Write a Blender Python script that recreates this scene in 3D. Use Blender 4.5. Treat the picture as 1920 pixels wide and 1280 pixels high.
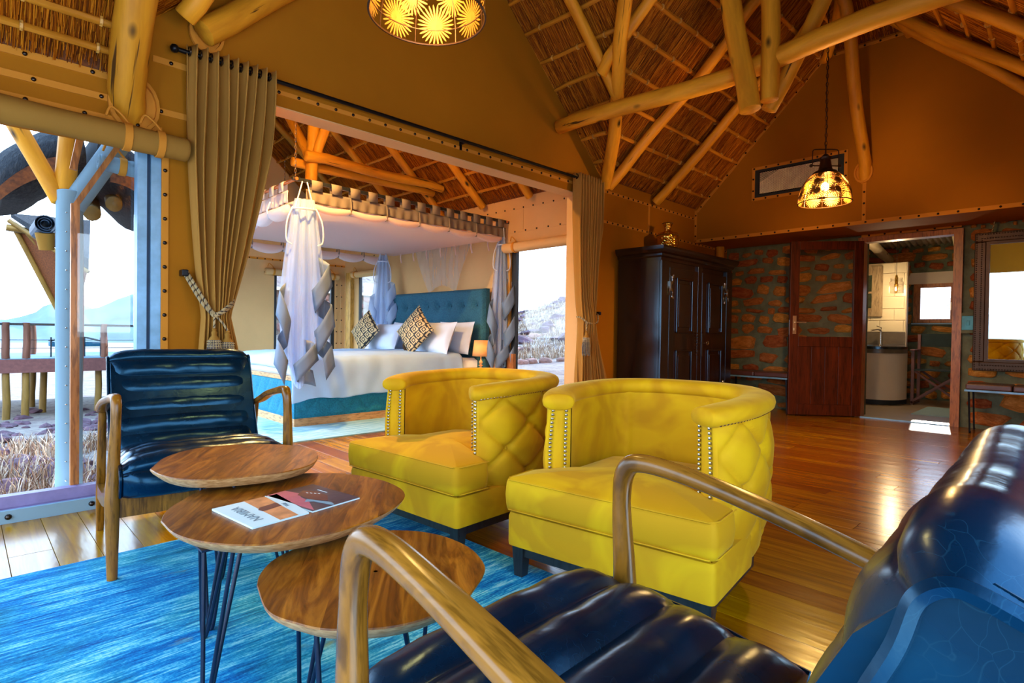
import bpy, bmesh, math, random
from math import sin, cos, pi, radians, sqrt, exp, atan2
from mathutils import Vector, Matrix, noise as mnoise
import numpy as np

for o in list(bpy.data.objects):
    bpy.data.objects.remove(o)
sc = bpy.context.scene
C = sc.collection
rnd = random.Random(7)

# ------------------------------------------------------------------ camera
CAMZ = 0.95
F = 1057.0
def _u(v):
    v = np.array(v, float)
    return v / np.linalg.norm(v)
_X = _u([2040 - 960, 0.0, F]); _Y = _u([-75 - 960, 610 - 640, F]); _Y = _u(_Y - _X * (_X @ _Y))
_Z = np.cross(_X, _Y)
if _Z[1] > 0: _Z = -_Z
_R = np.array([_X, _Y, _Z])
cam_data = bpy.data.cameras.new('camera')
cam = bpy.data.objects.new('camera', cam_data); C.objects.link(cam)
cam_data.sensor_width = 36.0
cam_data.lens = 36.0 * F / 1920.0
cam_data.clip_start = 0.02; cam_data.clip_end = 3000
m3 = Matrix([[_R[0][0], -_R[0][1], -_R[0][2]], [_R[1][0], -_R[1][1], -_R[1][2]], [_R[2][0], -_R[2][1], -_R[2][2]]])
cam.matrix_world = Matrix.Translation((0, 0, CAMZ)) @ m3.to_4x4()
sc.camera = cam

# ------------------------------------------------------------------ world, sun, exposure
sc.view_settings.view_transform = 'Standard'
try: sc.view_settings.look = 'None'
except Exception: pass
sc.view_settings.gamma = 1.0
sc.view_settings.use_curve_mapping = False
sc.view_settings.exposure = 0.0
w = bpy.data.worlds.new('sky'); sc.world = w; w.use_nodes = True
nt = w.node_tree; nt.nodes.clear()
wo = nt.nodes.new('ShaderNodeOutputWorld'); bg = nt.nodes.new('ShaderNodeBackground')
tc = nt.nodes.new('ShaderNodeTexCoord'); sx = nt.nodes.new('ShaderNodeSeparateXYZ'); cr = nt.nodes.new('ShaderNodeValToRGB')
nt.links.new(tc.outputs['Generated'], sx.inputs[0]); nt.links.new(sx.outputs[2], cr.inputs[0])
cr.color_ramp.elements[0].position = 0.0; cr.color_ramp.elements[0].color = (0.74, 0.88, 1.0, 1)
cr.color_ramp.elements[1].position = 0.75; cr.color_ramp.elements[1].color = (0.30, 0.58, 1.0, 1)
nt.links.new(cr.outputs[0], bg.inputs[0]); bg.inputs[1].default_value = 7.5
nt.links.new(bg.outputs[0], wo.inputs[0])
sun_d = bpy.data.lights.new('sun', 'SUN'); sun_d.energy = 9.0; sun_d.angle = radians(0.6); sun_d.color = (1.0, 0.93, 0.82)
sun = bpy.data.objects.new('sun', sun_d); C.objects.link(sun)
_sd = Vector((4.0, 0.62, 1.8)).normalized()      # towards the sun
sun.rotation_euler = _sd.to_track_quat('Z', 'Y').to_euler(); sun.location = (30, 5, 20)
cy = sc.cycles
cy.max_bounces = 8; cy.diffuse_bounces = 4; cy.glossy_bounces = 3; cy.transmission_bounces = 4; cy.transparent_max_bounces = 8
cy.caustics_reflective = False; cy.caustics_refractive = False
cy.sample_clamp_indirect = 6.0
cy.use_denoising = True

# ------------------------------------------------------------------ node helpers / materials
class G:
    def __init__(s, name):
        s.m = bpy.data.materials.new(name); s.m.use_nodes = True
        s.t = s.m.node_tree; s.b = s.t.nodes['Principled BSDF']; s.o = s.t.nodes['Material Output']
    def n(s, typ, **k):
        x = s.t.nodes.new('ShaderNode' + typ)
        for a, v in k.items():
            if a.startswith('i_'):
                key = a[2:]
                key = int(key) if key.isdigit() else key.replace('_', ' ')
                x.inputs[key].default_value = v
            else: setattr(x, a, v)
        return x
    def l(s, a, b): s.t.links.new(a, b)
    def coord(s, scale=(1, 1, 1), kind='Object', rot=(0, 0, 0)):
        tc = s.n('TexCoord'); mp = s.n('Mapping'); s.l(tc.outputs[kind], mp.inputs[0])
        mp.inputs['Scale'].default_value = scale; mp.inputs['Rotation'].default_value = rot
        return mp.outputs[0]
    def noise(s, vec, scale=5, detail=4, rough=0.55, dist=0.0):
        x = s.n('TexNoise'); s.l(vec, x.inputs['Vector'])
        x.inputs['Scale'].default_value = scale; x.inputs['Detail'].default_value = detail
        x.inputs['Roughness'].default_value = rough; x.inputs['Distortion'].default_value = dist
        return x.outputs[0]
    def ramp(s, fac, stops, interp='LINEAR'):
        x = s.n('ValToRGB'); e = x.color_ramp.elements; x.color_ramp.interpolation = interp
        while len(e) < len(stops): e.new(0.5)
        for k, (p, c) in enumerate(stops):
            e[k].position = p; e[k].color = (c[0], c[1], c[2], 1) if hasattr(c, '__len__') else (c, c, c, 1)
        s.l(fac, x.inputs[0]); return x.outputs[0]
    def mix(s, fac, a, b, mode='MIX'):
        x = s.n('Mix', data_type='RGBA', blend_type=mode)
        for inp, v in ((x.inputs[0], fac), (x.inputs[6], a), (x.inputs[7], b)):
            if isinstance(v, (int, float)): inp.default_value = v
            elif isinstance(v, tuple): inp.default_value = (v[0], v[1], v[2], 1)
            else: s.l(v, inp)
        return x.outputs[2]
    def math(s, op, a, b=0.0):
        x = s.n('Math', operation=op)
        for inp, v in ((x.inputs[0], a), (x.inputs[1], b)):
            if isinstance(v, (int, float)): inp.default_value = v
            else: s.l(v, inp)
        return x.outputs[0]
    def bump(s, h, strength=0.3, dist=0.01, prev=None):
        x = s.n('Bump'); s.l(h, x.inputs['Height']); x.inputs['Strength'].default_value = strength
        x.inputs['Distance'].default_value = dist
        if prev is not None: s.l(prev, x.inputs['Normal'])
        return x.outputs[0]
    def out(s, col=None, rough=None, nrm=None, **k):
        if col is not None:
            if isinstance(col, tuple): s.b.inputs['Base Color'].default_value = (*col[:3], 1)
            else: s.l(col, s.b.inputs['Base Color'])
        if rough is not None:
            if isinstance(rough, (int, float)): s.b.inputs['Roughness'].default_value = rough
            else: s.l(rough, s.b.inputs['Roughness'])
        if nrm is not None: s.l(nrm, s.b.inputs['Normal'])
        for a, v in k.items():
            s.b.inputs[a.replace('_', ' ')].default_value = v
        return s.m
    def rand(s): return s.n('ObjectInfo').outputs['Random']
    def hsv(s, col, h=0.5, sat=1.0, val=1.0):
        x = s.n('HueSaturation')
        for nme, v in (('Hue', h), ('Saturation', sat), ('Value', val)):
            if isinstance(v, (int, float)): x.inputs[nme].default_value = v
            else: s.l(v, x.inputs[nme])
        s.l(col, x.inputs['Color']); return x.outputs[0]

M = {}
def simple(name, col, rough=0.5, metal=0.0, nscale=12, var=0.18, bump=0.15, bs=60, **k):
    g = G(name); v = g.coord()
    f = g.noise(v, nscale, 4)
    c = g.ramp(f, [(0.3, tuple(x * (1 - var) for x in col)), (0.7, tuple(min(1, x * (1 + var)) for x in col))])
    nr = g.bump(g.noise(v, bs, 3), bump, 0.004)
    M[name] = g.out(c, rough, nr, Metallic=metal, **k)
    return M[name]

def canvas(name, col, var=0.08):
    g = G(name); v = g.coord()
    f = g.noise(v, 1.3, 5)
    c = g.ramp(f, [(0.3, tuple(x * (1 - var) for x in col)), (0.7, tuple(x * (1 + var) for x in col))])
    wv = g.n('TexWave', wave_type='BANDS', bands_direction='Z', i_Scale=120.0, i_Distortion=1.0); g.l(v, wv.inputs['Vector'])
    nr = g.bump(g.noise(v, 3.0, 2), 0.25, 0.03)
    nr = g.bump(wv.outputs[1], 0.12, 0.001, nr)
    M[name] = g.out(c, 0.72, nr, Specular_IOR_Level=0.10, Specular_Tint=(0.25, 0.72, 1.0, 1))  # blue specular tint stands in for bluish window light on the canvas
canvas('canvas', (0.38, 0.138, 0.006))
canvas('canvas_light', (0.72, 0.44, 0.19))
canvas('canvas_strap', (0.62, 0.25, 0.03), 0.03)
canvas('canvas_blind', (0.32, 0.165, 0.03))
canvas('curtain', (0.42, 0.21, 0.042))
canvas('canvas_pale', (0.22, 0.33, 0.40), 0.04)

def polewood(name, c0, c1, knots=True):
    g = G(name); v = g.coord((1, 1, 0.16)); r = g.rand()
    f = g.noise(v, 9, 5, 0.6, 0.4)
    c = g.ramp(f, [(0.2, c0), (0.6, c1), (0.85, tuple(min(1, x * 1.25) for x in c1))])
    c = g.hsv(c, 0.5, 1.0, g.math('ADD', g.math('MULTIPLY', r, 0.35), 0.82))
    h = f
    if knots:
        vo = g.n('TexVoronoi', i_Scale=6.5); g.l(g.coord((1, 1, 0.45)), vo.inputs['Vector'])
        k = g.ramp(vo.outputs['Distance'], [(0.06, 0.0), (0.16, 1.0)])
        c = g.mix(k, (0.025, 0.010, 0.002), c)
        cr = g.noise(g.coord((1, 1, 0.05)), 14, 3, 0.7, 0.3)
        k2 = g.ramp(cr, [(0.325, 0.0), (0.36, 1.0)])
        c = g.mix(k2, (0.07, 0.028, 0.004), c)
        nr = g.bump(k2, 0.5, 0.004); nr = g.bump(f, 0.25, 0.01, nr)
    else:
        nr = g.bump(f, 0.25, 0.006)
    M[name] = g.out(c, 0.5, nr, Specular_IOR_Level=0.28)
polewood('pole', (0.40, 0.13, 0.004), (0.80, 0.36, 0.020))
polewood('pole_pale', (0.34, 0.25, 0.14), (0.62, 0.50, 0.32))
polewood('batten', (0.36, 0.11, 0.005), (0.64, 0.26, 0.018), False)
polewood('pole_red', (0.07, 0.022, 0.010), (0.14, 0.050, 0.026), False)
polewood('pole_out', (0.11, 0.055, 0.010), (0.24, 0.13, 0.025), False)

def straw(name, cols):
    g = G(name); geo = g.n('NewGeometry')
    c = g.ramp(geo.outputs['Random Per Island'], cols)
    f = g.noise(g.coord(), 2.2, 4)
    c = g.mix(g.ramp(f, [(0.35, 0.0), (0.7, 0.45)]), c, (0.10, 0.025, 0.001))
    M[name] = g.out(c, 0.7, None, Specular_IOR_Level=0.08)
straw('thatch_straw', [(0.0, (0.09, 0.018, 0.001)), (0.35, (0.27, 0.062, 0.002)), (0.7, (0.48, 0.130, 0.004)), (1.0, (0.70, 0.25, 0.012))])
simple('thatch_base', (0.14, 0.035, 0.003), 0.8, nscale=40, var=0.5, bump=0.6)
straw('dry_grass', [(0.0, (0.17, 0.08, 0.05)), (0.5, (0.36, 0.24, 0.15)), (1.0, (0.60, 0.48, 0.36))])
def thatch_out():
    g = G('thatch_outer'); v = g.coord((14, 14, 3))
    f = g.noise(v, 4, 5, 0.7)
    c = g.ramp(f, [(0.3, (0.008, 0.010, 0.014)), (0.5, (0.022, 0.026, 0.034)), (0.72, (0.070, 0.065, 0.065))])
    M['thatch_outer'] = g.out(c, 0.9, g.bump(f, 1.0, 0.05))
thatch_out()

def plankwood():
    g = G('floor_plank'); r = g.rand()
    v = g.coord((1.0, 0.07, 1)); 
    va = g.n('VectorMath', operation='ADD'); g.l(v, va.inputs[0])
    cx_ = g.n('CombineXYZ'); g.l(g.math('MULTIPLY', r, 37.0), cx_.inputs[0]); g.l(g.math('MULTIPLY', r, 11.0), cx_.inputs[2]); g.l(cx_.outputs[0], va.inputs[1])
    f = g.noise(va.outputs[0], 22, 6, 0.6, 0.9)
    c = g.ramp(f, [(0.25, (0.15, 0.042, 0.003)), (0.5, (0.31, 0.110, 0.009)), (0.75, (0.45, 0.19, 0.022))])
    c = g.hsv(c, g.math('ADD', g.math('MULTIPLY', r, 0.03), 0.485), 1.05, g.math('ADD', g.math('MULTIPLY', r, 0.5), 0.75))
    vo = g.n('TexVoronoi', i_Scale=2.6); g.l(g.coord((1.6, 0.55, 1)), vo.inputs['Vector'])
    c = g.mix(g.ramp(vo.outputs['Distance'], [(0.02, 0.0), (0.07, 1.0)]), (0.03, 0.01, 0.002), c)
    nr = g.bump(g.noise(g.coord((1.0, 0.25, 1)), 9, 3), 0.10, 0.02)
    nr = g.bump(f, 0.05, 0.003, nr)
    M['floor_plank'] = g.out(c, 0.20, nr, Specular_IOR_Level=0.5, Specular_Tint=(0.55, 0.86, 1.0, 1))  # cyan of the window reflections is put into the specular tint
plankwood()

def tablewood():
    g = G('table_wood'); v = g.coord((1, 1, 1), rot=(0, 0, 0.6))
    sx_ = g.n('SeparateXYZ'); g.l(v, sx_.inputs[0])
    st = g.math('SNAP', sx_.outputs[0], 0.085)
    wn = g.n('TexWhiteNoise', noise_dimensions='1D'); g.l(st, wn.inputs['W'])
    cx_ = g.n('CombineXYZ'); g.l(g.math('MULTIPLY', wn.outputs['Value'], 20.0), cx_.inputs[2])
    va = g.n('VectorMath', operation='ADD'); g.l(v, va.inputs[0]); g.l(cx_.outputs[0], va.inputs[1])
    mp = g.n('Mapping'); g.l(va.outputs[0], mp.inputs[0]); mp.inputs['Scale'].default_value = (1, 0.14, 1)
    f = g.noise(mp.outputs[0], 26, 6, 0.62, 1.6)
    c = g.ramp(f, [(0.30, (0.06, 0.013, 0.0005)), (0.48, (0.21, 0.062, 0.002)), (0.70, (0.42, 0.155, 0.010))])
    c = g.hsv(c, 0.5, 1.0, g.math('ADD', g.math('MULTIPLY', wn.outputs['Value'], 0.7), 0.62))
    M['table_wood'] = g.out(c, 0.36, g.bump(f, 0.1, 0.002), Specular_IOR_Level=0.28)
    g = G('table_edge'); f = g.noise(g.coord((3, 3, 12)), 14, 4)
    M['table_edge'] = g.out(g.ramp(f, [(0.3, (0.30, 0.13, 0.03)), (0.7, (0.62, 0.36, 0.15))]), 0.6)
tablewood()

def grainwood(name, c0, c1, rough=0.35, scale=30, axis=(1, 1, 0.08), coat=0.2):
    g = G(name); f = g.noise(g.coord(axis), scale, 6, 0.65, 0.8)
    f2 = g.noise(g.coord(axis), scale * 4, 3, 0.6)
    c = g.ramp(f, [(0.25, c0), (0.7, c1)])
    c = g.mix(g.ramp(f2, [(0.36, 0.55), (0.5, 0.0)]), c, tuple(x * 0.25 for x in c0))
    M[name] = g.out(c, rough, g.bump(f2, 0.12, 0.002), Coat_Weight=coat * .5, Coat_Roughness=0.2, Specular_IOR_Level=0.35 if name != 'dark_wood' else 1.0)
    if name == 'oak_arm': g.b.inputs['Specular Tint'].default_value = (0.6, 0.85, 1.0, 1)  # light-blue highlights on the oak come from this tint
    if name == 'dark_wood': g.b.inputs['Specular Tint'].default_value = (0.35, 0.70, 1.0, 1)  # blue window sheen on the dark wood is coloured in by this tint
grainwood('oak_arm', (0.12, 0.045, 0.003), (0.36, 0.145, 0.014), 0.25, 22, (1, 0.12, 0.12))
grainwood('dark_wood', (0.009, 0.004, 0.003), (0.036, 0.012, 0.006), 0.22, 12, (1, 1, 0.1), 0.3)
grainwood('red_wood', (0.045, 0.007, 0.002), (0.15, 0.024, 0.005), 0.38, 14, (1, 1, 0.1))
grainwood('frame_wood', (0.30, 0.085, 0.018), (0.62, 0.22, 0.05), 0.4, 14, (1, 1, 0.15))
grainwood('post_wood', (0.45, 0.20, 0.03), (0.75, 0.42, 0.09), 0.5, 14, (1, 1, 0.15))
grainwood('bed_wood', (0.50, 0.24, 0.08), (0.72, 0.42, 0.18), 0.5, 14, (0.2, 0.2, 1))
grainwood('grey_wood', (0.20, 0.13, 0.06), (0.42, 0.30, 0.17), 0.7, 18, (1, 1, 0.12), 0.0)
grainwood('black_wood', (0.006, 0.008, 0.010), (0.02, 0.024, 0.028), 0.3, 14, (1, 1, 0.15))

def leather():
    g = G('navy_leather'); v = g.coord()
    f = g.noise(v, 5, 5)
    c = g.ramp(f, [(0.3, (0.0005, 0.005, 0.013)), (0.6, (0.0008, 0.012, 0.030)), (0.8, (0.001, 0.028, 0.060))])
    cr = g.n('TexVoronoi', feature='DISTANCE_TO_EDGE', i_Scale=34.0)
    vv = g.n('VectorMath', operation='ADD'); ns = g.n('TexNoise', i_Scale=6.0, i_Detail=4.0); g.l(v, ns.inputs['Vector'])
    g.l(v, vv.inputs[0]); sc2 = g.n('VectorMath', operation='SCALE'); g.l(ns.outputs['Color'], sc2.inputs[0]); sc2.inputs['Scale'].default_value = 0.35
    g.l(sc2.outputs[0], vv.inputs[1]); g.l(vv.outputs[0], cr.inputs['Vector'])
    k = g.ramp(cr.outputs[0], [(0.0, 1.0), (0.02, 0.0)])
    k = g.math('MULTIPLY', k, g.ramp(g.noise(v, 9, 2), [(0.45, 0.0), (0.6, 0.6)]))
    c = g.mix(k, c, (0.006, 0.032, 0.055))
    nr = g.bump(g.noise(v, 160, 2), 0.10, 0.001); nr = g.bump(g.noise(v, 14, 3, 0.5, 0.5), 0.16, 0.008, nr)
    nr = g.bump(k, -0.2, 0.002, nr)
    M['navy_leather'] = g.out(c, g.ramp(f, [(0.3, 0.19), (0.7, 0.30)]), nr, Specular_IOR_Level=0.55, Specular_Tint=(0.22, 0.62, 1.0, 1))  # specular tint paints the highlights blue, as if from bluish daylight
leather()
simple('leather_side', (0.008, 0.020, 0.030), 0.55, nscale=20, bump=0.3)
simple('brown_leather', (0.10, 0.035, 0.030), 0.35, nscale=8, bump=0.2)

def velvet():
    g = G('mustard_velvet'); v = g.coord()
    f = g.noise(v, 3.2, 3, 0.5, 1.1)
    c = g.ramp(f, [(0.42, (0.50, 0.25, 0.001)), (0.50, (0.58, 0.315, 0.001)), (0.60, (0.64, 0.37, 0.001))])
    nr = g.bump(g.noise(v, 300, 2), 0.15, 0.001)
    M['mustard_velvet'] = g.out(c, 0.75, nr, Specular_IOR_Level=0.2, Sheen_Weight=0.22, Sheen_Roughness=0.35, Sheen_Tint=(1.0, 0.85, 0.2, 1))
velvet()

def rug():
    g = G('rug_blue')
    f1 = g.noise(g.coord((9, 95, 1)), 1.0, 5, 0.75); f2 = g.noise(g.coord((2.2, 13, 1)), 1.0, 4, 0.6); f3 = g.noise(g.coord((110, 110, 1)), 1.0, 2, 0.6)
    f = g.math('ADD', g.math('ADD', g.math('MULTIPLY', f1, 0.50), g.math('MULTIPLY', f2, 0.38)), g.math('MULTIPLY', f3, 0.12))
    big = g.noise(g.coord(), 1.6, 4, 0.6)
    c = g.ramp(f, [(0.39, (0.001, 0.060, 0.22)), (0.46, (0.002, 0.15, 0.42)), (0.51, (0.008, 0.28, 0.56)), (0.55, (0.10, 0.50, 0.66)), (0.61, (0.34, 0.68, 0.78))])
    c = g.mix(g.ramp(big, [(0.46, 0.0), (0.60, 0.85)]), c, g.ramp(f, [(0.40, (0.006, 0.12, 0.16)), (0.50, (0.02, 0.30, 0.38)), (0.60, (0.26, 0.62, 0.60))]))
    spots = g.noise(g.coord((1, 1.4, 1)), 3.3, 5)
    c = g.mix(g.ramp(spots, [(0.62, 0.0), (0.70, 0.6)]), c, (0.30, 0.34, 0.05))
    nr = g.bump(g.noise(g.coord((160, 160, 1)), 1, 2), 0.5, 0.002)
    M['rug_blue'] = g.out(c, 0.9, nr, Specular_IOR_Level=0.15)
    g = G('rug_pale'); f = g.noise(g.coord((0.7, 6.0, 1)), 5.0, 7, 0.72)
    c = g.ramp(f, [(0.32, (0.12, 0.38, 0.50)), (0.5, (0.30, 0.60, 0.68)), (0.65, (0.62, 0.82, 0.84))])
    M['rug_pale'] = g.out(c, 0.9)
rug()

def stone():
    g = G('wall_stone'); v = g.coord((1, 1, 1)); r = g.rand()
    f = g.noise(v, 3.0, 6, 0.65)
    c = g.ramp(f, [(0.25, (0.20, 0.055, 0.010)), (0.5, (0.54, 0.20, 0.035)), (0.75, (0.78, 0.38, 0.11))])
    c = g.hsv(c, g.math('ADD', g.math('MULTIPLY', r, 0.04), 0.47), 1.0, g.math('ADD', g.math('MULTIPLY', r, 0.9), 0.8))
    nr = g.bump(g.noise(v, 4, 6, 0.7), 0.8, 0.08)
    M['wall_stone'] = g.out(c, 0.75, nr, Specular_IOR_Level=0.2)
    g = G('pink_stone'); v = g.coord(); r = g.rand()
    c = g.ramp(g.noise(v, 4.0, 5, 0.65), [(0.25, (0.16, 0.065, 0.050)), (0.75, (0.32, 0.15, 0.11))])
    c = g.hsv(c, 0.5, 1.0, g.math('ADD', g.math('MULTIPLY', r, 0.6), 0.6))
    M['pink_stone'] = g.out(c, 0.85, g.bump(g.noise(v, 5, 5), 0.6, 0.05))
    simple('mortar', (0.13, 0.14, 0.08), 0.9, nscale=9, var=0.35, bump=0.8, bs=25)
    simple('mortar_pale', (0.17, 0.125, 0.10), 0.9, nscale=6, var=0.2)
    simple('red_rock', (0.085, 0.034, 0.045), 0.85, nscale=3, var=0.5, bump=0.7, bs=8)
stone()
simple('black_metal', (0.006, 0.008, 0.012), 0.35, 0.6)
simple('hairpin_metal', (0.004, 0.012, 0.035), 0.35, 0.3)
simple('dark_bronze', (0.055, 0.024, 0.010), 0.4, 0.6)
simple('mesh_metal', (0.95, 0.80, 0.60), 0.5, 0.0)
simple('silver', (0.62, 0.62, 0.60), 0.22, 1.0)
simple('stud_metal', (0.05, 0.04, 0.035), 0.18, 0.9)
simple('nail_metal', (0.34, 0.29, 0.20), 0.22, 0.95)
simple('chrome', (0.75, 0.78, 0.80), 0.08, 1.0)
simple('brass_latch', (0.70, 0.55, 0.35), 0.3, 0.8)
simple('alu_frame', (0.20, 0.42, 0.66), 0.4, 0.2)
simple('lilac_metal', (0.24, 0.19, 0.36), 0.5, 0.1)
simple('dark_gap', (0.015, 0.02, 0.025), 0.6)
simple('white_linen', (0.46, 0.68, 0.92), 0.8, nscale=3, var=0.05)
simple('white_cotton', (0.64, 0.72, 0.86), 0.85, nscale=3, var=0.06)
simple('grey_ribbon', (0.15, 0.22, 0.32), 0.5, nscale=5, var=0.1)
simple('taupe_cloth', (0.20, 0.16, 0.12), 0.8, nscale=5, var=0.15)
simple('white_plaster', (0.70, 0.58, 0.44), 0.8, nscale=2, var=0.06, bump=0.4, bs=30)
simple('tile', (0.72, 0.62, 0.42), 0.25, nscale=3, var=0.04)
simple('basin_slab', (0.13, 0.10, 0.07), 0.35)
simple('olive_canvas', (0.015, 0.03, 0.03), 0.8)
simple('purple_wood', (0.16, 0.06, 0.05), 0.5)
simple('bath_floor', (0.22, 0.17, 0.12), 0.35, nscale=4)
simple('copper', (0.70, 0.25, 0.08), 0.3, 0.8)
simple('teal_switch', (0.02, 0.30, 0.42), 0.4)
simple('white_iron', (0.75, 0.75, 0.70), 0.6)
simple('paper_white', (0.62, 0.82, 0.86), 0.5, var=0.02)
simple('ink_grey', (0.16, 0.24, 0.30), 0.6)
simple('cover_dark', (0.045, 0.03, 0.05), 0.3, nscale=9)
simple('skin_brown', (0.16, 0.055, 0.035), 0.5)
simple('cover_pink', (0.50, 0.12, 0.16), 0.4)
simple('dune_orange', (0.60, 0.26, 0.10), 0.5, nscale=20, var=0.4)
simple('rope_light', (0.42, 0.33, 0.17), 0.7)
simple('rope_dark', (0.04, 0.03, 0.025), 0.7)
simple('tassel', (0.13, 0.11, 0.10), 0.8, nscale=60, var=0.8)
simple('deck_red', (0.14, 0.045, 0.035), 0.8)
simple('deck_top', (0.07, 0.16, 0.22), 0.7)
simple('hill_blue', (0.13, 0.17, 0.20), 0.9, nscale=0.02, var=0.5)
simple('grass_green', (0.12, 0.26, 0.03), 0.8)
simple('deep_navy', (0.01, 0.04, 0.09), 0.6)  # plain dark navy of the window seal and rolled screen

def quilt(name, c0, c1):
    g = G(name); f = g.noise(g.coord(), 60, 4)
    M[name] = g.out(g.ramp(f, [(0.3, c0), (0.7, c1)]), 0.85, g.bump(f, 0.4, 0.003))
quilt('teal_quilt', (0.004, 0.14, 0.24), (0.01, 0.26, 0.38))
quilt('teal_tweed', (0.006, 0.065, 0.12), (0.02, 0.13, 0.20))

def glass(name, tint, refl=0.12):
    g = G(name); g.t.nodes.remove(g.b)
    tr = g.n('BsdfTransparent'); tr.inputs[0].default_value = (*tint, 1)
    gl = g.n('BsdfGlossy'); gl.inputs['Roughness'].default_value = 0.02
    lw = g.n('LayerWeight'); lw.inputs[0].default_value = 0.5
    fr_ = g.math('ADD', g.math('MULTIPLY', g.math('POWER', lw.outputs['Facing'], 5.0), 0.9), 0.04)
    mx = g.n('MixShader'); g.l(fr_, mx.inputs[0]); g.l(tr.outputs[0], mx.inputs[1]); g.l(gl.outputs[0], mx.inputs[2])
    g.l(mx.outputs[0], g.o.inputs[0]); M[name] = g.m
glass('glass', (0.97, 0.99, 1.0))
def net(name, col, op):
    g = G(name); g.t.nodes.remove(g.b)
    tr = g.n('BsdfTransparent'); df = g.n('BsdfDiffuse'); df.inputs[0].default_value = (*col, 1)
    tl = g.n('BsdfTranslucent'); tl.inputs[0].default_value = (*col, 1)
    a = g.n('MixShader'); a.inputs[0].default_value = 0.45; g.l(df.outputs[0], a.inputs[1]); g.l(tl.outputs[0], a.inputs[2])
    f = g.noise(g.coord((3, 3, 0.4)), 3, 3)
    k = g.ramp(f, [(0.3, op * 0.8), (0.7, min(1, op * 1.2))])
    mx = g.n('MixShader'); g.l(k, mx.inputs[0]); g.l(tr.outputs[0], mx.inputs[1]); g.l(a.outputs[0], mx.inputs[2])
    g.l(mx.outputs[0], g.o.inputs[0]); M[name] = g.m
net('mosquito_net', (0.60, 0.74, 0.95), 0.62)
net('net_sheer', (0.80, 0.82, 0.88), 0.30)
def cloth_trans(name, col, t=0.4):
    g = G(name); g.t.nodes.remove(g.b)
    df = g.n('BsdfDiffuse'); df.inputs[0].default_value = (*col, 1)
    tl = g.n('BsdfTranslucent'); tl.inputs[0].default_value = (*col, 1)
    a = g.n('MixShader'); a.inputs[0].default_value = t; g.l(df.outputs[0], a.inputs[1]); g.l(tl.outputs[0], a.inputs[2])
    g.l(a.outputs[0], g.o.inputs[0]); M[name] = g.m
cloth_trans('canopy_cloth', (0.95, 0.75, 0.68))
cloth_trans('canopy_roll', (0.84, 0.82, 0.86))
cloth_trans('lamp_shade', (0.90, 0.66, 0.36), 0.6)
def emit(name, col, st):
    g = G(name); g.out((0, 0, 0), 0.5); g.b.inputs['Emission Color'].default_value = (*col, 1); g.b.inputs['Emission Strength'].default_value = st
    M[name] = g.m
emit('bulb', (1.0, 0.62, 0.18), 25.0)
g_ = G('mirror_glass'); M['mirror_glass'] = g_.out((0.78, 0.90, 0.95), 0.01, None, Metallic=1.0)
g_ = G('brass_hammered'); v_ = g_.coord(); vo_ = g_.n('TexVoronoi', i_Scale=38.0); g_.l(v_, vo_.inputs['Vector'])
M['brass_hammered'] = g_.out((0.75, 0.46, 0.08), 0.2, g_.bump(vo_.outputs['Distance'], 0.9, 0.01), Metallic=1.0)
g_ = G('brass_leaf'); M['brass_leaf'] = g_.out((0.20, 0.085, 0.006), 0.5, None, Metallic=0.5)

def cushion_mat():
    g = G('fret_pattern'); v = g.coord((1, 1, 1), 'Object', (0, 0, radians(0)))
    s = g.n('SeparateXYZ'); g.l(v, s.inputs[0])
    P = 0.096
    a = g.math('FRACT', g.math('DIVIDE', s.outputs[0], P)); b = g.math('FRACT', g.math('DIVIDE', s.outputs[1], P))
    bx = g.math('ABSOLUTE', g.math('SUBTRACT', a, 0.5)); by = g.math('ABSOLUTE', g.math('SUBTRACT', b, 0.5))
    mx = g.math('MAXIMUM', bx, by)
    ring = g.math('FRACT', g.math('MULTIPLY', mx, 4.0))
    k = g.math('GREATER_THAN', ring, 0.55)
    cut = g.math('GREATER_THAN', g.math('SUBTRACT', a, b), 0.52)
    k = g.math('MULTIPLY', k, g.math('SUBTRACT', 1.0, cut))
    c = g.mix(k, (0.60, 0.43, 0.20), (0.015, 0.014, 0.014))
    M['fret_pattern'] = g.out(c, 0.7)
cushion_mat()
def ground():
    g = G('ground_soil'); v = g.coord()
    f = g.noise(v, 0.6, 8, 0.65); f2 = g.noise(v, 6, 6, 0.7)
    c = g.ramp(f, [(0.3, (0.16, 0.095, 0.085)), (0.5, (0.25, 0.18, 0.14)), (0.7, (0.34, 0.28, 0.22))])
    c = g.mix(g.ramp(f2, [(0.35, 0.8), (0.5, 0.0)]), c, (0.09, 0.050, 0.065))
    M['ground_soil'] = g.out(c, 0.95, g.bump(f2, 0.8, 0.15))
    g = G('plain_sand'); f = g.noise(g.coord(), 0.02, 6)
    M['plain_sand'] = g.out(g.ramp(f, [(0.3, (0.22, 0.18, 0.16)), (0.7, (0.34, 0.32, 0.29))]), 0.95)
ground()

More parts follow.
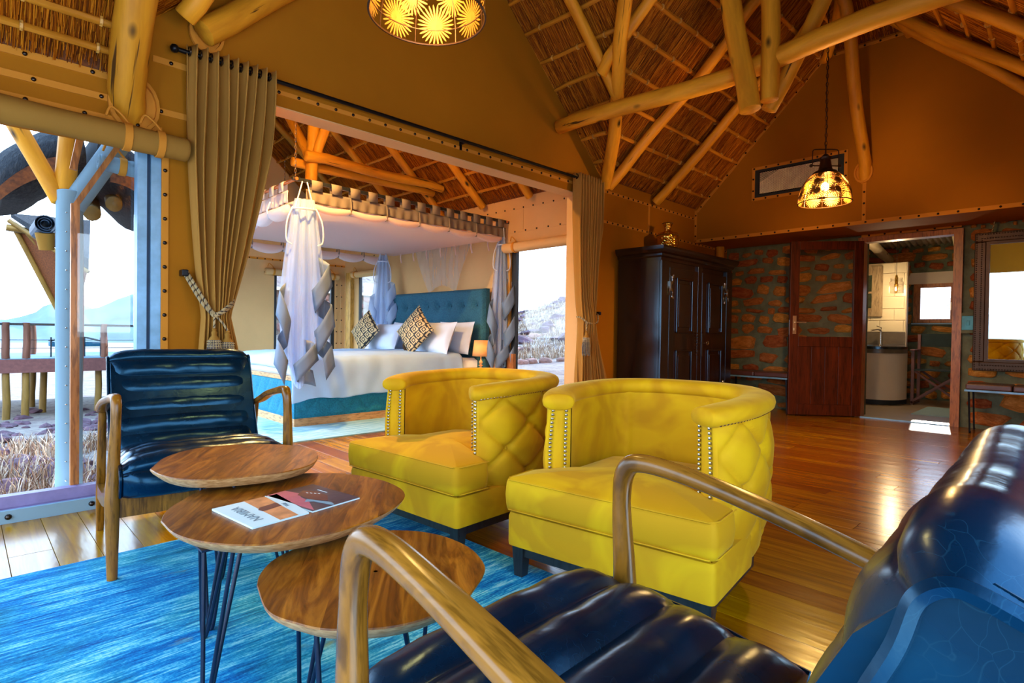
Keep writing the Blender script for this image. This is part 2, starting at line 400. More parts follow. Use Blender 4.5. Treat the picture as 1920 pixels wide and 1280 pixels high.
# ------------------------------------------------------------------ geometry helpers
class MB:
    """collects vertices and faces for ONE mesh"""
    def __init__(s): s.v = []; s.f = []; s.mi = []
    def add(s, vs, fs, mi=0, mat4=None):
        o = len(s.v)
        s.v += [tuple(mat4 @ Vector(p)) for p in vs] if mat4 is not None else [tuple(p) for p in vs]
        for f in fs: s.f.append(tuple(i + o for i in f)); s.mi.append(mi)
        return s
    def box(s, x0, x1, y0, y1, z0, z1, mi=0, mat4=None):
        vs = [(x, y, z) for x in (x0, x1) for y in (y0, y1) for z in (z0, z1)]
        return s.add(vs, [(0, 1, 3, 2), (4, 6, 7, 5), (0, 4, 5, 1), (2, 3, 7, 6), (0, 2, 6, 4), (1, 5, 7, 3)], mi, mat4)
    def rings(s, rings, mi=0, cap=True, closed=True, mat4=None):
        n = len(rings[0]); vs = [p for r in rings for p in r]; fs = []
        for k in range(len(rings) - 1):
            for i in range(n if closed else n - 1):
                j = (i + 1) % n
                fs.append((k * n + i, k * n + j, (k + 1) * n + j, (k + 1) * n + i))
        if cap and closed:
            fs.append(tuple(range(n))[::-1]); fs.append(tuple((len(rings) - 1) * n + i for i in range(n)))
        return s.add(vs, fs, mi, mat4)
    def tube(s, pts, r, n=8, mi=0, mat4=None, cap=True):
        pts = [Vector(p) for p in pts]; R = r if hasattr(r, '__len__') else [r] * len(pts)
        t0 = (pts[1] - pts[0]).normalized()
        u = t0.orthogonal().normalized(); rings = []
        for i, p in enumerate(pts):
            t = (pts[min(i + 1, len(pts) - 1)] - pts[max(i - 1, 0)]).normalized()
            u = (u - t * u.dot(t)).normalized(); b = t.cross(u)
            rings.append([p + (u * cos(a) + b * sin(a)) * R[i] for a in [2 * pi * k / n for k in range(n)]])
        return s.rings(rings, mi, cap, True, mat4)
    def lathe(s, prof, n=24, mi=0, cx=0, cy=0, cap=True, mat4=None):
        return s.rings([[(cx + r * cos(2 * pi * k / n), cy + r * sin(2 * pi * k / n), z) for k in range(n)] for r, z in prof], mi, cap, True, mat4)
    def grid(s, fn, nu, nv, mi=0, mat4=None, wrapu=False):
        vs = [fn(i / nu, j / nv) for j in range(nv + 1) for i in range(nu + 1)]
        fs = [(j * (nu + 1) + i, j * (nu + 1) + i + 1, (j + 1) * (nu + 1) + i + 1, (j + 1) * (nu + 1) + i) for j in range(nv) for i in range(nu)]
        return s.add(vs, fs, mi, mat4)
    def sphere(s, c, r, n=8, m=6, mi=0, sc3=(1, 1, 1), mat4=None):
        rings = []
        for j in range(1, m):
            a = pi * j / m
            rings.append([(c[0] + r * sc3[0] * sin(a) * cos(2 * pi * k / n), c[1] + r * sc3[1] * sin(a) * sin(2 * pi * k / n), c[2] + r * sc3[2] * cos(a)) for k in range(n)])
        return s.rings(rings, mi, True, True, mat4)
    def build(s, name, mats, parent=None, smooth=False, loc=None, rot=None, bevel=0, solid=0, auto=True):
        me = bpy.data.meshes.new(name); me.from_pydata(s.v, [], s.f); me.update()
        if not isinstance(mats, (list, tuple)): mats = [mats]
        for m in mats: me.materials.append(M[m])
        if len(mats) > 1: me.polygons.foreach_set('material_index', s.mi)
        if smooth:
            me.polygons.foreach_set('use_smooth', [True] * len(me.polygons))
            if auto:
                try: me.set_sharp_from_angle(angle=radians(50))
                except Exception: pass
        o = bpy.data.objects.new(name, me); C.objects.link(o)
        if parent is not None: o.parent = parent
        if loc is not None: o.location = loc
        if rot is not None: o.rotation_euler = rot
        if bevel:
            b = o.modifiers.new('b', 'BEVEL'); b.width = bevel; b.segments = 2; b.limit_method = 'ANGLE'; b.angle_limit = radians(40)
        if solid:
            b = o.modifiers.new('s', 'SOLIDIFY'); b.thickness = solid; b.offset = 0
        return o

def fixn(o):
    bm = bmesh.new(); bm.from_mesh(o.data); bmesh.ops.recalc_face_normals(bm, faces=bm.faces); bm.to_mesh(o.data); bm.free(); return o
def thing(name, label, cat, loc=(0, 0, 0), rz=0.0, group=None):
    o = bpy.data.objects.new(name, None); C.objects.link(o); o.location = loc; o.rotation_euler = (0, 0, rz)
    o.empty_display_size = 0.1
    o['label'] = label; o['category'] = cat
    if group: o['group'] = group
    return o
def tag(o, label, cat, group=None):
    o['label'] = label; o['category'] = cat
    if group: o['group'] = group
    return o
def struct(o, label=None, cat='structure'):
    o['kind'] = 'structure'
    if label: o['label'] = label
    return o
def inst(me, name, parent=None, loc=(0, 0, 0), rot=(0, 0, 0), scale=(1, 1, 1)):
    o = bpy.data.objects.new(name, me); C.objects.link(o)
    if parent is not None: o.parent = parent
    o.location = loc; o.rotation_euler = rot; o.scale = scale
    return o
def copy_tree(root):
    r = root.copy(); C.objects.link(r)
    for ch in list(root.children):
        c = ch.copy(); C.objects.link(c); c.parent = r
        for g2 in ch.children:
            d = g2.copy(); C.objects.link(d); d.parent = c
    return r
def pole(name, p1, p2, r1, r2=None, mat='pole', parent=None, n=12, wob=0.012, seg=8, flat=None):
    """a round timber: local z runs along the pole so that grain follows it"""
    p1 = Vector(p1); p2 = Vector(p2); L = (p2 - p1).length; r2 = r2 if r2 is not None else r1 * 0.85
    mb = MB(); ph = rnd.random() * 20; rings = []
    for k in range(seg + 1):
        t = k / seg; r = r1 + (r2 - r1) * t
        ox = wob * (mnoise.noise((ph, t * L * 0.9, 0)) if 0 < k < seg else 0); oy = wob * (mnoise.noise((ph, t * L * 0.9, 5)) if 0 < k < seg else 0)
        rings.append([(ox * 2 + r * (1 + 0.06 * mnoise.noise((cos(a) * 1.2 + ph, sin(a) * 1.2, t * L * 2))) * cos(a), oy * 2 + r * (1 + 0.06 * mnoise.noise((cos(a) * 1.2, sin(a) * 1.2 + ph, t * L * 2))) * sin(a), t * L) for a in [2 * pi * i / n for i in range(n)]])
    # slightly rounded cut ends
    c0 = [(x * 0.85, y * 0.85, -0.006) for x, y, z in rings[0]]; c1 = [(x * 0.85, y * 0.85, L + 0.006) for x, y, z in rings[-1]]
    mb.rings([c0] + rings + [c1])
    o = mb.build(name, mat, parent, smooth=True)
    o.rotation_euler = (p2 - p1).to_track_quat('Z', 'Y').to_euler(); o.location = p1
    return o
def catmull(pts, n=6):
    P = [Vector(p) for p in pts]; P = [P[0] * 2 - P[1]] + P + [P[-1] * 2 - P[-2]]; out = []
    for i in range(1, len(P) - 2):
        for k in range(n):
            t = k / n
            out.append(0.5 * ((2 * P[i]) + (-P[i - 1] + P[i + 1]) * t + (2 * P[i - 1] - 5 * P[i] + 4 * P[i + 1] - P[i + 2]) * t * t + (-P[i - 1] + 3 * P[i] - 3 * P[i + 1] + P[i + 2]) * t ** 3))
    out.append(P[-2]); return out
def lerp_list(vals, n):
    out = []
    for i in range(len(vals) - 1):
        for k in range(n): out.append(vals[i] + (vals[i + 1] - vals[i]) * k / n)
    out.append(vals[-1]); return out
def rrect(w, h, r, n=4):
    pts = []
    for cx_, cy_, a0 in ((w / 2 - r, h / 2 - r, 0), (-w / 2 + r, h / 2 - r, pi / 2), (-w / 2 + r, -h / 2 + r, pi), (w / 2 - r, -h / 2 + r, 1.5 * pi)):
        for k in range(n + 1):
            a = a0 + pi / 2 * k / n; pts.append((cx_ + r * cos(a), cy_ + r * sin(a)))
    return pts
def rope(parent, path, r=0.009, pitch=0.035, name='rope'):
    """two strand twisted cord along a path"""
    pts = catmull(path, 8); mb = MB(); 
    L = [0]
    for a, b in zip(pts, pts[1:]): L.append(L[-1] + (b - a).length)
    N = max(10, int(L[-1] / 0.006)); res = []; j = 0
    for k in range(N + 1):
        d = L[-1] * k / N
        while j < len(L) - 2 and L[j + 1] < d: j += 1
        t = (d - L[j]) / max(1e-6, L[j + 1] - L[j]); res.append((pts[j].lerp(pts[j + 1], t), d, (pts[j + 1] - pts[j]).normalized()))
    for s, mi in ((0, 0), (pi, 1), (pi / 2, 0), (1.5 * pi, 0)):
        strand = []
        for p, d, t in res:
            u = t.cross(Vector((0, 1, 0.13))).normalized(); b = t.cross(u); a = s + d / pitch * 2 * pi
            strand.append(p + (u * cos(a) + b * sin(a)) * r * 0.62)
        mb.tube(strand, r * 0.55, 5, mi)
    return mb.build(name, ['rope_light', 'rope_dark'], parent, smooth=True)
stud_mb = MB(); stud_mb.lathe([(0.0015, 0.009), (0.007, 0.008), (0.010, 0.004), (0.011, 0.0)], 10); _s = stud_mb.build('snap', 'stud_metal', None, smooth=True); STUD = _s.data; bpy.data.objects.remove(_s)

def strap(parent, p1, p2, nrm, w=0.035, n=0, side=None, t=0.006, name='strap', studs=True, mat='canvas_strap'):
    """a stitched canvas strip on a wall with press studs; nrm points into the room"""
    p1 = Vector(p1); p2 = Vector(p2); d = p2 - p1; L = d.length; nrm = Vector(nrm).normalized()
    up = nrm.cross(d).normalized() * w / 2
    mb = MB(); a = nrm * t
    vs = [p1 - up, p1 + up, p2 + up, p2 - up]; vs2 = [v + a for v in vs]
    mb.add(vs + vs2, [(0, 1, 2, 3)[::-1], (4, 5, 6, 7), (0, 1, 5, 4), (1, 2, 6, 5), (2, 3, 7, 6), (3, 0, 4, 7)])
    o = mb.build(name, mat, parent)
    if n:
        q = nrm.to_track_quat('Z', 'Y').to_euler()
        for k in range(n):
            p = p1 + d * ((k + 0.5) / n) + a
            inst(STUD, 'snap', o, p, q)
    return o
def plate(name, poly, nrm, thick, mat, parent=None):
    """a flat panel of real thickness; poly 3-D points, thickness grows along -nrm"""
    P = [Vector(p) for p in poly]; n = Vector(nrm).normalized() * thick; k = len(P)
    mb = MB(); mb.add(P + [p - n for p in P], [tuple(range(k)), tuple(range(k, 2 * k))[::-1]] + [(i, i + k, (i + 1) % k + k, (i + 1) % k) for i in range(k)])
    return fixn(mb.build(name, mat, parent))

# ------------------------------------------------------------------ room shell
YP, YN, YM, YF = 3.62, -0.42, 1.65, 9.2
X0, XL, XM, XR, XG, XB = -1.5, 0.67, 2.76, 4.85, 6.85, 7.8

# floor: subfloor slab and single boards running away from the stone wall
fl = struct(MB().box(X0, XB + 0.05, YN, YP + .1, -0.12, -0.022).box(1.2, XR + .05, YP + .1, YP + .9, -.12, -.022).box(1.9, XR + .05, YP + .9, YF, -.12, -.022).build('floor', 'dark_gap'))
BW = 0.1445
k = 0; x = X0 + 0.05
while x < XB - 0.02:
    y = YN; first = True
    x1 = min(x + BW, XB + 0.05)
    if x1 > XR + 0.1: yend = YP
    elif x < 1.1: yend = YP + .1
    elif x < 2.0: yend = YP + .1 + (x - 1.1) / .85 * 5.4
    else: yend = YF
    while y < yend - 0.01:
        L = rnd.uniform(1.5, 3.0) if not first else rnd.uniform(0.8, 2.6)
        y1 = min(y + L, yend); first = False
        if yend - y1 < 0.5: y1 = yend
        mb = MB(); hw = (x1 - x) / 2 - 0.0006; hl = (y1 - y) / 2 - 0.001
        mb.add([(-hw, -hl, -0.022), (hw, -hl, -0.022), (hw, hl, -0.022), (-hw, hl, -0.022),
                (-hw, -hl, -0.0018), (hw, -hl, -0.0018), (hw, hl, -0.0018), (-hw, hl, -0.0018),
                (-hw + .0010, -hl + .001, 0), (hw - .0010, -hl + .001, 0), (hw - .0010, hl - .001, 0), (-hw + .0010, hl - .001, 0)],
               [(0, 1, 5, 4), (1, 2, 6, 5), (2, 3, 7, 6), (3, 0, 4, 7), (4, 5, 9, 8), (5, 6, 10, 9), (6, 7, 11, 10), (7, 4, 8, 11), (8, 9, 10, 11)])
        mb.build('floor_board', 'floor_plank', fl, loc=((x + x1) / 2, (y + y1) / 2, 0)); k += 1
        y = y1
    x += BW

# ---- thatched ceiling
def zA(y): return 2.6 + 0.97 * (3.62 - y)
def zB(x): return 2.6 + 0.90 * (4.85 - x)
def zBl(x): return 2.60 + 0.90 * (x - XL)
def zAl(y): return 2.28 + 1.132 * (YP - y)
def zN(y): return 2.6 + 0.97 * (y - (-0.32))
ZR = zA(YM)
P_A = [(XR, YP, 2.6), (XG + .02, YP, 2.6), (XG + .02, YM, ZR), (XM, YM, ZR)]
P_B = [(XR, YP, 2.6), (XM, YM, ZR), (XM, YF, ZR - .02), (XR, YF, 2.6)]
P_Bl = [(XL, 3.34, 2.6), (XL, YP + .12, 2.6), (1.10, YP + .13, zBl(1.10)), (1.95, YF, zBl(1.95)), (XM, YF, ZR - .02), (XM, YM, ZR)]
P_Al = [(X0, YP, 2.28), (XL, YP, 2.28), (XL, 3.34, 2.6), (XM, YM, ZR), (X0, YM, ZR)]
P_N = [(X0, YN, zN(YN)), (X0, YM, ZR), (XG + .02, YM, ZR), (XG + .02, YN, zN(YN))]
P_H = [(XG - .01, 2.09, 4.08), (XG - .01, 1.20, 4.08), (6.15, YM, ZR - .02)]
ceil_mb = MB()
def addplane(P):
    v = [Vector(p) for p in P]; n = (v[1] - v[0]).cross(v[2] - v[0]).normalized()
    if n.z > 0: n = -n
    k = len(v); b = [p - n * 0.22 for p in v]
    ceil_mb.add(v + b, [tuple(range(k)), tuple(range(k, 2 * k))] + [(i, (i + 1) % k, (i + 1) % k + k, i + k) for i in range(k)])
for P in (P_A, P_B, P_Bl, P_Al, P_N, P_H): addplane(P)
ceiling = struct(ceil_mb.build('ceiling', 'thatch_base'))
# every reed of the thatch: thin folded strips following the slope
def reeds(P, density, mb, down):
    v = [Vector(p) for p in P]; n = (v[1] - v[0]).cross(v[2] - v[0]).normalized()
    if n.z > 0: n = -n
    tris = [(v[0], v[i], v[i + 1]) for i in range(1, len(v) - 1)]
    sd = Vector(down).normalized(); cr = n.cross(sd).normalized()
    def inside(q):
        sg = 0
        for i in range(len(v)):
            c_ = (v[(i + 1) % len(v)] - v[i]).cross(q - v[i]).dot(n)
            if abs(c_) < 1e-9: continue
            if sg == 0: sg = c_
            elif sg * c_ < 0: return False
        return True
    for a, b, c in tris:
        A_ = (b - a).cross(c - a).length / 2
        for _ in range(int(A_ * density * 1.5)):
            r1, r2 = rnd.random(), rnd.random()
            if r1 + r2 > 1: r1, r2 = 1 - r1, 1 - r2
            p = a + (b - a) * r1 + (c - a) * r2
            L = rnd.uniform(0.22, 0.5); wd = rnd.uniform(0.004, 0.0075); ang = rnd.gauss(0, 0.045)
            d = sd * cos(ang) + cr * sin(ang); s = n.cross(d) * wd / 2
            if not inside(p + d * L):
                L *= .35
                if not inside(p + d * L): continue
            p = p + n * rnd.uniform(0.002, 0.022); h = n * wd * 0.45; tip = n * rnd.uniform(-0.004, 0.012)
            q = p + d * L + tip
            mb.add([p - s, p + h, p + s, q - s * .6, q + h * .6, q + s * .6], [(0, 1, 4, 3), (1, 2, 5, 4)])
rm = MB()
sA = (0, 1, -0.97); sB = (1, 0, -0.9); sBl = (-1, 0, -.9); sAl = (0, 1, -1.13); sN = (0, -1, -0.97)
reeds(P_A, 1500, rm, sA)
reeds([(XR, YP, 2.6), (XM, YM, ZR), (XM, YP, zB(XM)), ], 1500, rm, sB)
reeds([(XR, YP, 2.6), (XM, YP, zB(XM)), (XM, YF, ZR - .02), (XR, YF, 2.6)], 900, rm, sB)
reeds([(X0, YP, 2.28), (XL, YP, 2.28), (XL, 3.34, 2.6), (XM, YM, ZR), (X0, YM, ZR)], 700, rm, sAl)
reeds([(-.4, YP, 2.28), (XL, YP, 2.28), (XL, 3.15, zAl(3.15)), (-.4, 3.15, zAl(3.15))], 2200, rm, sAl)
reeds([(XL, YP, 2.6), (XL, 3.34, 2.6), (XM, YM, ZR), (XM, YP, ZR)], 1300, rm, sBl)
reeds([(4.6, YN, zN(YN)), (4.6, YM, ZR), (XG, YM, ZR), (XG, YN, zN(YN))], 1100, rm, sN)
reeds(P_H, 1500, rm, (1, 0, -0.6))
st = rm.build('thatch_reeds', 'thatch_straw', ceiling); st['kind'] = 'stuff'

def batten(p1, p2, r=0.021):
    p1 = Vector(p1); p2 = Vector(p2); o = pole('batten', p1, p2, r, r * 0.9, 'batten', ceiling, n=7, wob=0.012, seg=max(4, int((p2 - p1).length / 0.3)))
    return o
def ties(o_list):
    mb = MB()
    for (p1, p2, r) in o_list:
        p1 = Vector(p1); p2 = Vector(p2); L = (p2 - p1).length; d = (p2 - p1).normalized(); q = d.to_track_quat('Z', 'Y').to_matrix().to_4x4()
        kk = int(L / 0.27)
        for i in range(kk):
            c = p1 + d * L * (i + 0.5) / kk
            mb.rings([[(r * 1.22 * cos(a), r * 1.22 * sin(a), z) for a in [2 * pi * j / 8 for j in range(8)]] for z in (-0.006, 0.006)], mat4=Matrix.Translation(c) @ q)
    o = mb.build('batten_wire_ties', 'post_wood', ceiling); o['kind'] = 'stuff'
tl = []
k = 0
z = 2.74
def ondn(P, off): return P
while z < 4.45:
    nA = Vector((0, .97, 1)).normalized() * -0.03; nB = Vector((.9, 0, 1)).normalized() * -0.03
    yA = 3.62 - (z - 2.6) / .97; xB = 4.85 - (z - 2.6) / .9
    a = (xB + .02, yA, z) ; b = (XG - .02, yA, z)
    a = tuple(Vector(a) + nA); b = tuple(Vector(b) + nA); batten(a, b); tl.append((a, b, .021))
    a = tuple(Vector((xB, yA + .02, z)) + nB); b = tuple(Vector((xB, YP - .02, z)) + nB); batten(a, b); tl.append((a, b, .021))
    a = tuple(Vector((xB, YP + .2, z)) + nB); b = tuple(Vector((xB, YF - .02, z)) + nB); batten(a, b, .018); tl.append((a, b, .018))
    yN = -0.32 + (z - 2.6) / .97; nN = Vector((0, -.97, 1)).normalized() * -0.03
    a = tuple(Vector((4.3, yN, z)) + nN); b = tuple(Vector((XG - .02, yN, z)) + nN)
    if z > 2.9: batten(a, b); tl.append((a, b, .021))
    z += 0.185
for z in (2.375, 2.475, 2.66, 2.85):
    y = YP - (z - 2.28) / 1.132; xx = XL + max(0, z - 2.6) / .9; nn = Vector((0, 1.13, 1)).normalized() * -0.03
    a = tuple(Vector((X0 + .1, y, z)) + nn); b = tuple(Vector((xx - .03, y, z)) + nn); batten(a, b); tl.append((a, b, .021))
for z in (3.75, 4.1):
    xx = XL + (z - 2.6) / .9; nn = Vector((-.9, 0, 1)).normalized() * -0.03
    batten(tuple(Vector((xx, YP + .2, z)) + nn), tuple(Vector((xx, YF - .02, z)) + nn), .018)
ties(tl)
def rafter(p1, p2, r1=.055, r2=.05, name='rafter', mat='pole'): return pole(name, p1, p2, r1, r2, mat, ceiling, n=14, wob=.03, seg=10)
# lounge, away side: valley rafter and commons
rafter((4.80, 3.55, 2.50), (2.95, 1.86, 4.20), .062, .055, 'valley_rafter')
rafter((4.86, 3.55, 2.50), (5.10, 1.98, 4.04))
rafter((5.80, 3.56, 2.50), (5.95, 1.90, 4.12), .055)
rafter((3.95, 2.98, 3.20), (3.95, 1.90, 4.12), .05)
rafter((4.25, 2.97, 2.98), (3.30, 2.97, 3.82), .045)
# near side
rafter((6.45, 1.45, 4.15), (6.15, -.30, 2.48)); rafter((6.70, 1.50, 4.22), (6.72, -.30, 2.46), .05)
rafter((5.3, 1.45, 4.12), (5.3, -.30, 2.48), .05)
# hip pole standing against the gable canvas
rafter((6.90, 1.70, 2.62), (5.95, 1.72, 4.30), .062, .058, 'hip_pole')
rafter((6.80, 2.10, 4.00), (6.1, 1.75, 4.36), .05); rafter((6.8, 1.30, 4.00), (6.2, 1.6, 4.36), .05)
# truss of the lounge: tie beam with the three poles that meet on it
tie = pole('tie_beam', (4.10, 3.585, 2.93), (4.10, -.35, 2.93), .066, .078, 'pole', ceiling, 14, .05, 12)
pole('truss_post', (3.985, 1.70, 2.55), (3.985, 1.98, 4.1), .072, .068, 'pole', ceiling, 14, .02)
pole('king_post', (4.08, 1.61, 2.62), (4.02, 1.64, 4.25), .062, .062, 'pole', ceiling, 14, .02)
pole('truss_strut', (4.20, 1.66, 2.60), (4.28, 1.08, 3.85), .055, .055, 'pole', ceiling, 14, .02)
# left corner poles
rafter((.665, 3.70, 2.07), (.63, 2.5, 3.38), .085, .085)
rafter((.98, 3.52, 2.62), (2.4, 3.52, 3.92), .075, .07)
rafter((.86, 3.42, 2.62), (1.25, 2.95, 3.30), .055, .055)
# bedroom rafters and truss
for yy in (4.62, 5.45, 6.30, 7.20, 8.30):
    rafter((4.78, yy, 2.56), (2.95, yy, 4.22), .05, .05)
for yy in (4.7, 6.3, 8.2):
    xs_ = 1.1 + .85 * (yy - 3.73) / 5.47 + .1; rafter((xs_, yy, zBl(xs_) - .08), (2.6, yy, 4.22), .05, .05)
pole('king_post', (2.76, 6.02, 2.60), (2.76, 6.02, 4.3), .065, .065, 'pole', ceiling, 14, .02)
pole('tie_beam', (2.66, 5.93, 2.83), (4.50, 5.95, 2.83), .058, .055, 'pole', ceiling, 14, .02)
pole('tie_beam', (2.60, 6.14, 2.80), (4.50, 6.14, 2.80), .05, .048, 'pole', ceiling, 14, .02)
pole('truss_strut', (2.75, 6.05, 2.86), (2.76, 6.9, 3.75), .055, .05, 'pole', ceiling, 14, .02)
pole('truss_strut', (2.80, 5.98, 2.86), (2.80, 5.35, 3.60), .052, .05, 'pole', ceiling, 14, .02)
pole('tie_beam', (1.2, 7.6, 2.55), (2.9, 7.6, 2.6), .055, .05, 'pole', ceiling, 14, .02)

# ---- canvas walls
def zpart(x): return min(zBl(x), zB(x))
T = 0.10
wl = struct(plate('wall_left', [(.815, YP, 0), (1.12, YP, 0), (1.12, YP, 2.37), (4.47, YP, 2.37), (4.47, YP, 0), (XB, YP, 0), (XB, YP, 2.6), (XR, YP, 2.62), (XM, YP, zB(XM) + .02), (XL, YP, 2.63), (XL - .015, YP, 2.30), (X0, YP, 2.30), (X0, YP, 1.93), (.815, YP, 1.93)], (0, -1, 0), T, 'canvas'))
# lining of the wide opening
MB().box(1.121, 4.469, YP + .001, YP + .16, 2.362, 2.369).box(1.121, 1.126, YP + .001, YP + .16, 0, 2.361).box(4.464, 4.469, YP + .001, YP + .16, 0, 2.361).build('opening_lining', 'canvas_light', wl)
strap(wl, (1.12, YP, 2.455), (4.47, YP, 2.455), (0, -1, 0), .028, 26)
strap(wl, (X0, YP, 2.265), (.62, YP, 2.265), (0, -1, 0), .036, 8)
strap(wl, (X0, YP, 2.160), (.93, YP, 2.150), (0, -1, 0), .034, 9)
strap(wl, (X0, YP, 2.055), (.80, YP, 2.045), (0, -1, 0), .034, 10)
strap(wl, (.816, YP, 2.03), (.816, YP, 0.02), (0, -1, 0), .034, 15)
strap(wl, (.755, YP, 2.43), (.93, YP, 2.43), (0, -1, 0), .034, 1)
strap(wl, (.70, YP, 2.04), (.70, YP, 2.20), (0, -1, 0), .026, 2)
strap(wl, (4.50, YP, 2.15), (XB - .02, YP, 2.15), (0, -1, 0), .028, 34)
strap(wl, (XR + .03, YP, 2.47), (XG - .02, YP, 2.47), (0, -1, 0), .028, 20)
strap(wl, (5.75, YP, 2.15), (5.75, YP, 2.46), (0, -1, 0), .03, 0)
strap(wl, (XR - .03, YP, 2.62), (XM + .1, YP, zB(XM + .1) + 0.0), (0, -1, 0), .03, 13)

# collars of canvas round the rafter feet
def collar(parent, c, r, nrm, name='rafter_collar'):
    q = Vector(nrm).to_track_quat('Z', 'Y').to_matrix().to_4x4()
    mb = MB(); m = Matrix.Translation(Vector(c)) @ q
    mb.rings([[(rr * cos(a), rr * 1.3 * sin(a), z) for a in [2 * pi * j / 20 for j in range(20)]] for rr, z in ((r + .02, .004), (r + .018, .02), (r + .002, .024), (r, .004))], mat4=m)
    mb.rings([[((r + .01) * cos(a), (r + .01) * 1.3 * sin(a), z) for a in [2 * pi * j / 20 for j in range(20)]] for z in (.002, .005)], mat4=m)
    return mb.build(name, 'canvas_strap', parent, smooth=True)
collar(wl, (.668, YP - .004, 2.150), .10, (0, -1, 0)); collar(wl, (1.02, YP - .01, 2.66), .075, (0, -1, 0))

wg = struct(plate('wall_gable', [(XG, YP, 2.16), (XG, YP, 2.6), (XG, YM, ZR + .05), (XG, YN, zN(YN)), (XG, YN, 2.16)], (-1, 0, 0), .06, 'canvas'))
strap(wg, (XG, YP - .01, 2.18), (XG, YN, 2.18), (-1, 0, 0), .04, 26)
strap(wg, (XG, 1.69, 2.20), (XG, 1.69, 2.80), (-1, 0, 0), .035, 5)
strap(wg, (XG, YP - .015, 2.18), (XG, YP - .015, 2.58), (-1, 0, 0), .03, 3)
strap(wg, (XG, YP - .03, 2.56), (XG, 2.11, 4.04), (-1, 0, 0), .03, 13)
strap(wg, (XG, 2.07, 4.05), (XG, 1.22, 4.05), (-1, 0, 0), .03, 6)
strap(wg, (XG, 1.18, 4.03), (XG, YN, zN(YN) - .03), (-1, 0, 0), .03, 12)
collar(wg, (XG - .004, 1.70, 2.71), .07, (-1, 0, 0))
# soffit between the gable canvas and the stone wall
struct(plate('ceiling_soffit', [(XG, YP, 2.16), (XB, YP, 2.19), (XB, YN, 2.19), (XG, YN, 2.16)], (0, 0, -1), .04, 'canvas'))

# vent grille in the gable canvas
vg = thing('vent_grille', 'black framed mesh air vent with canvas edging high on the gable canvas', 'vent', (XG - .001, 2.365, 2.785))
mb = MB()
for (y0, y1, z0, z1) in ((-.515, .515, .165, .20), (-.515, .515, -.20, -.165), (-.515, -.48, -.165, .165), (.48, .515, -.165, .165)): mb.box(-.010, 0, y0, y1, z0, z1)
ed = mb.build('canvas_edging', 'canvas_strap', vg)
for y in [-.49 + .14 * i for i in range(8)]:
    inst(STUD, 'snap', ed, (-.010, y, .183), (0, -pi / 2, 0)); inst(STUD, 'snap', ed, (-.010, y, -.183), (0, -pi / 2, 0))
for z in (-.08, .06):
    inst(STUD, 'snap', ed, (-.010, -.498, z), (0, -pi / 2, 0)); inst(STUD, 'snap', ed, (-.010, .498, z), (0, -pi / 2, 0))
MB().box(-.006, -.001, -.48, .48, -.165, .165).build('backing', 'dark_gap', vg)
mb = MB()   # expanded metal mesh, a diagonal lattice of bars
ny, nz = 34, 11
for i in range(-nz, ny + nz):
    for sgn in (1, -1):
        y0 = -.42 + i * .84 / ny; pts = []
        a0, b0 = y0, -.125; a1, b1 = y0 + .30 * sgn * 1.6, .125
        # clip to panel
        def clip(ya, za, yb, zb):
            t0, t1 = 0, 1; dy = yb - ya
            for lim, s_ in ((-.42, 1), (.42, -1)):
                if abs(dy) < 1e-9: continue
                t = (lim - ya) / dy
                if (dy > 0) == (s_ > 0): t0 = max(t0, t)
                else: t1 = min(t1, t)
            return (t0, t1)
        t0, t1 = clip(a0, b0, a1, b1)
        if t1 - t0 > .03:
            p = Vector((-.012, a0 + (a1 - a0) * t0, b0 + (b1 - b0) * t0)); q = Vector((-.012, a0 + (a1 - a0) * t1, b0 + (b1 - b0) * t1))
            mb.tube([p, q], .0032, 4)
o = mb.build('wire_mesh', 'mesh_metal', vg); o['kind'] = 'stuff'
MB().box(-.014, -.006, -.43, -.42, -.125, .125).box(-.014, -.006, .42, .43, -.125, .125).box(-.014, -.006, -.43, .43, .125, .135).box(-.014, -.006, -.43, .43, -.135, -.125).build('inner_frame', 'black_metal', vg)

# bedroom walls
wr = struct(plate('wall_bedroom_right', [(XR, YP + .10, 0), (XR, 3.90, 0), (XR, 3.90, 1.95), (XR, 4.97, 1.95), (XR, 4.97, 0), (XR, 7.80, 0), (XR, 7.80, 1.87), (XR, 8.70, 1.87), (XR, 8.70, 0), (XR, YF, 0), (XR, YF, 2.62), (XR, YP + .10, 2.62)], (-1, 0, 0), .05, 'canvas_light'))
strap(wr, (XR, YP + .12, 2.47), (XR, YF, 2.47), (-1, 0, 0), .028, 34, mat='canvas_light')
strap(wr, (XR, YP + .12, 2.19), (XR, YF, 2.19), (-1, 0, 0), .028, 30, mat='canvas_light')
strap(wr, (XR, 3.86, .02), (XR, 3.86, 1.95), (-1, 0, 0), .05, 12, mat='canvas_light')
strap(wr, (XR, 5.10, .02), (XR, 5.10, 2.19), (-1, 0, 0), .03, 12, mat='canvas_light')
strap(wr, (XR, 4.80, 2.20), (XR, 4.80, 2.46), (-1, 0, 0), .03, 0, mat='canvas_light')
MB().box(XR - .03, XR + .02, 4.975, 5.055, 0, 2.0).build('window_post', 'post_wood', wr)
wf = struct(plate('wall_bedroom_far', [(1.95, YF, 0), (3.62, YF, 0), (3.62, YF, 1.83), (4.66, YF, 1.83), (4.66, YF, 0), (XR, YF, 0), (XR, YF, 2.62), (XM, YF, ZR), (1.95, YF, zBl(1.95))], (0, -1, 0), .05, 'canvas_light'))
strap(wf, (1.97, YF, 2.08), (XR, YF, 2.08), (0, -1, 0), .03, 24)
strap(wf, (4.70, YF, 0.02), (4.70, YF, 1.85), (0, -1, 0), .03, 9, mat='canvas_light')
strap(wf, (4.79, YF, 0.02), (4.79, YF, 1.85), (0, -1, 0), .03, 9, mat='canvas_light')
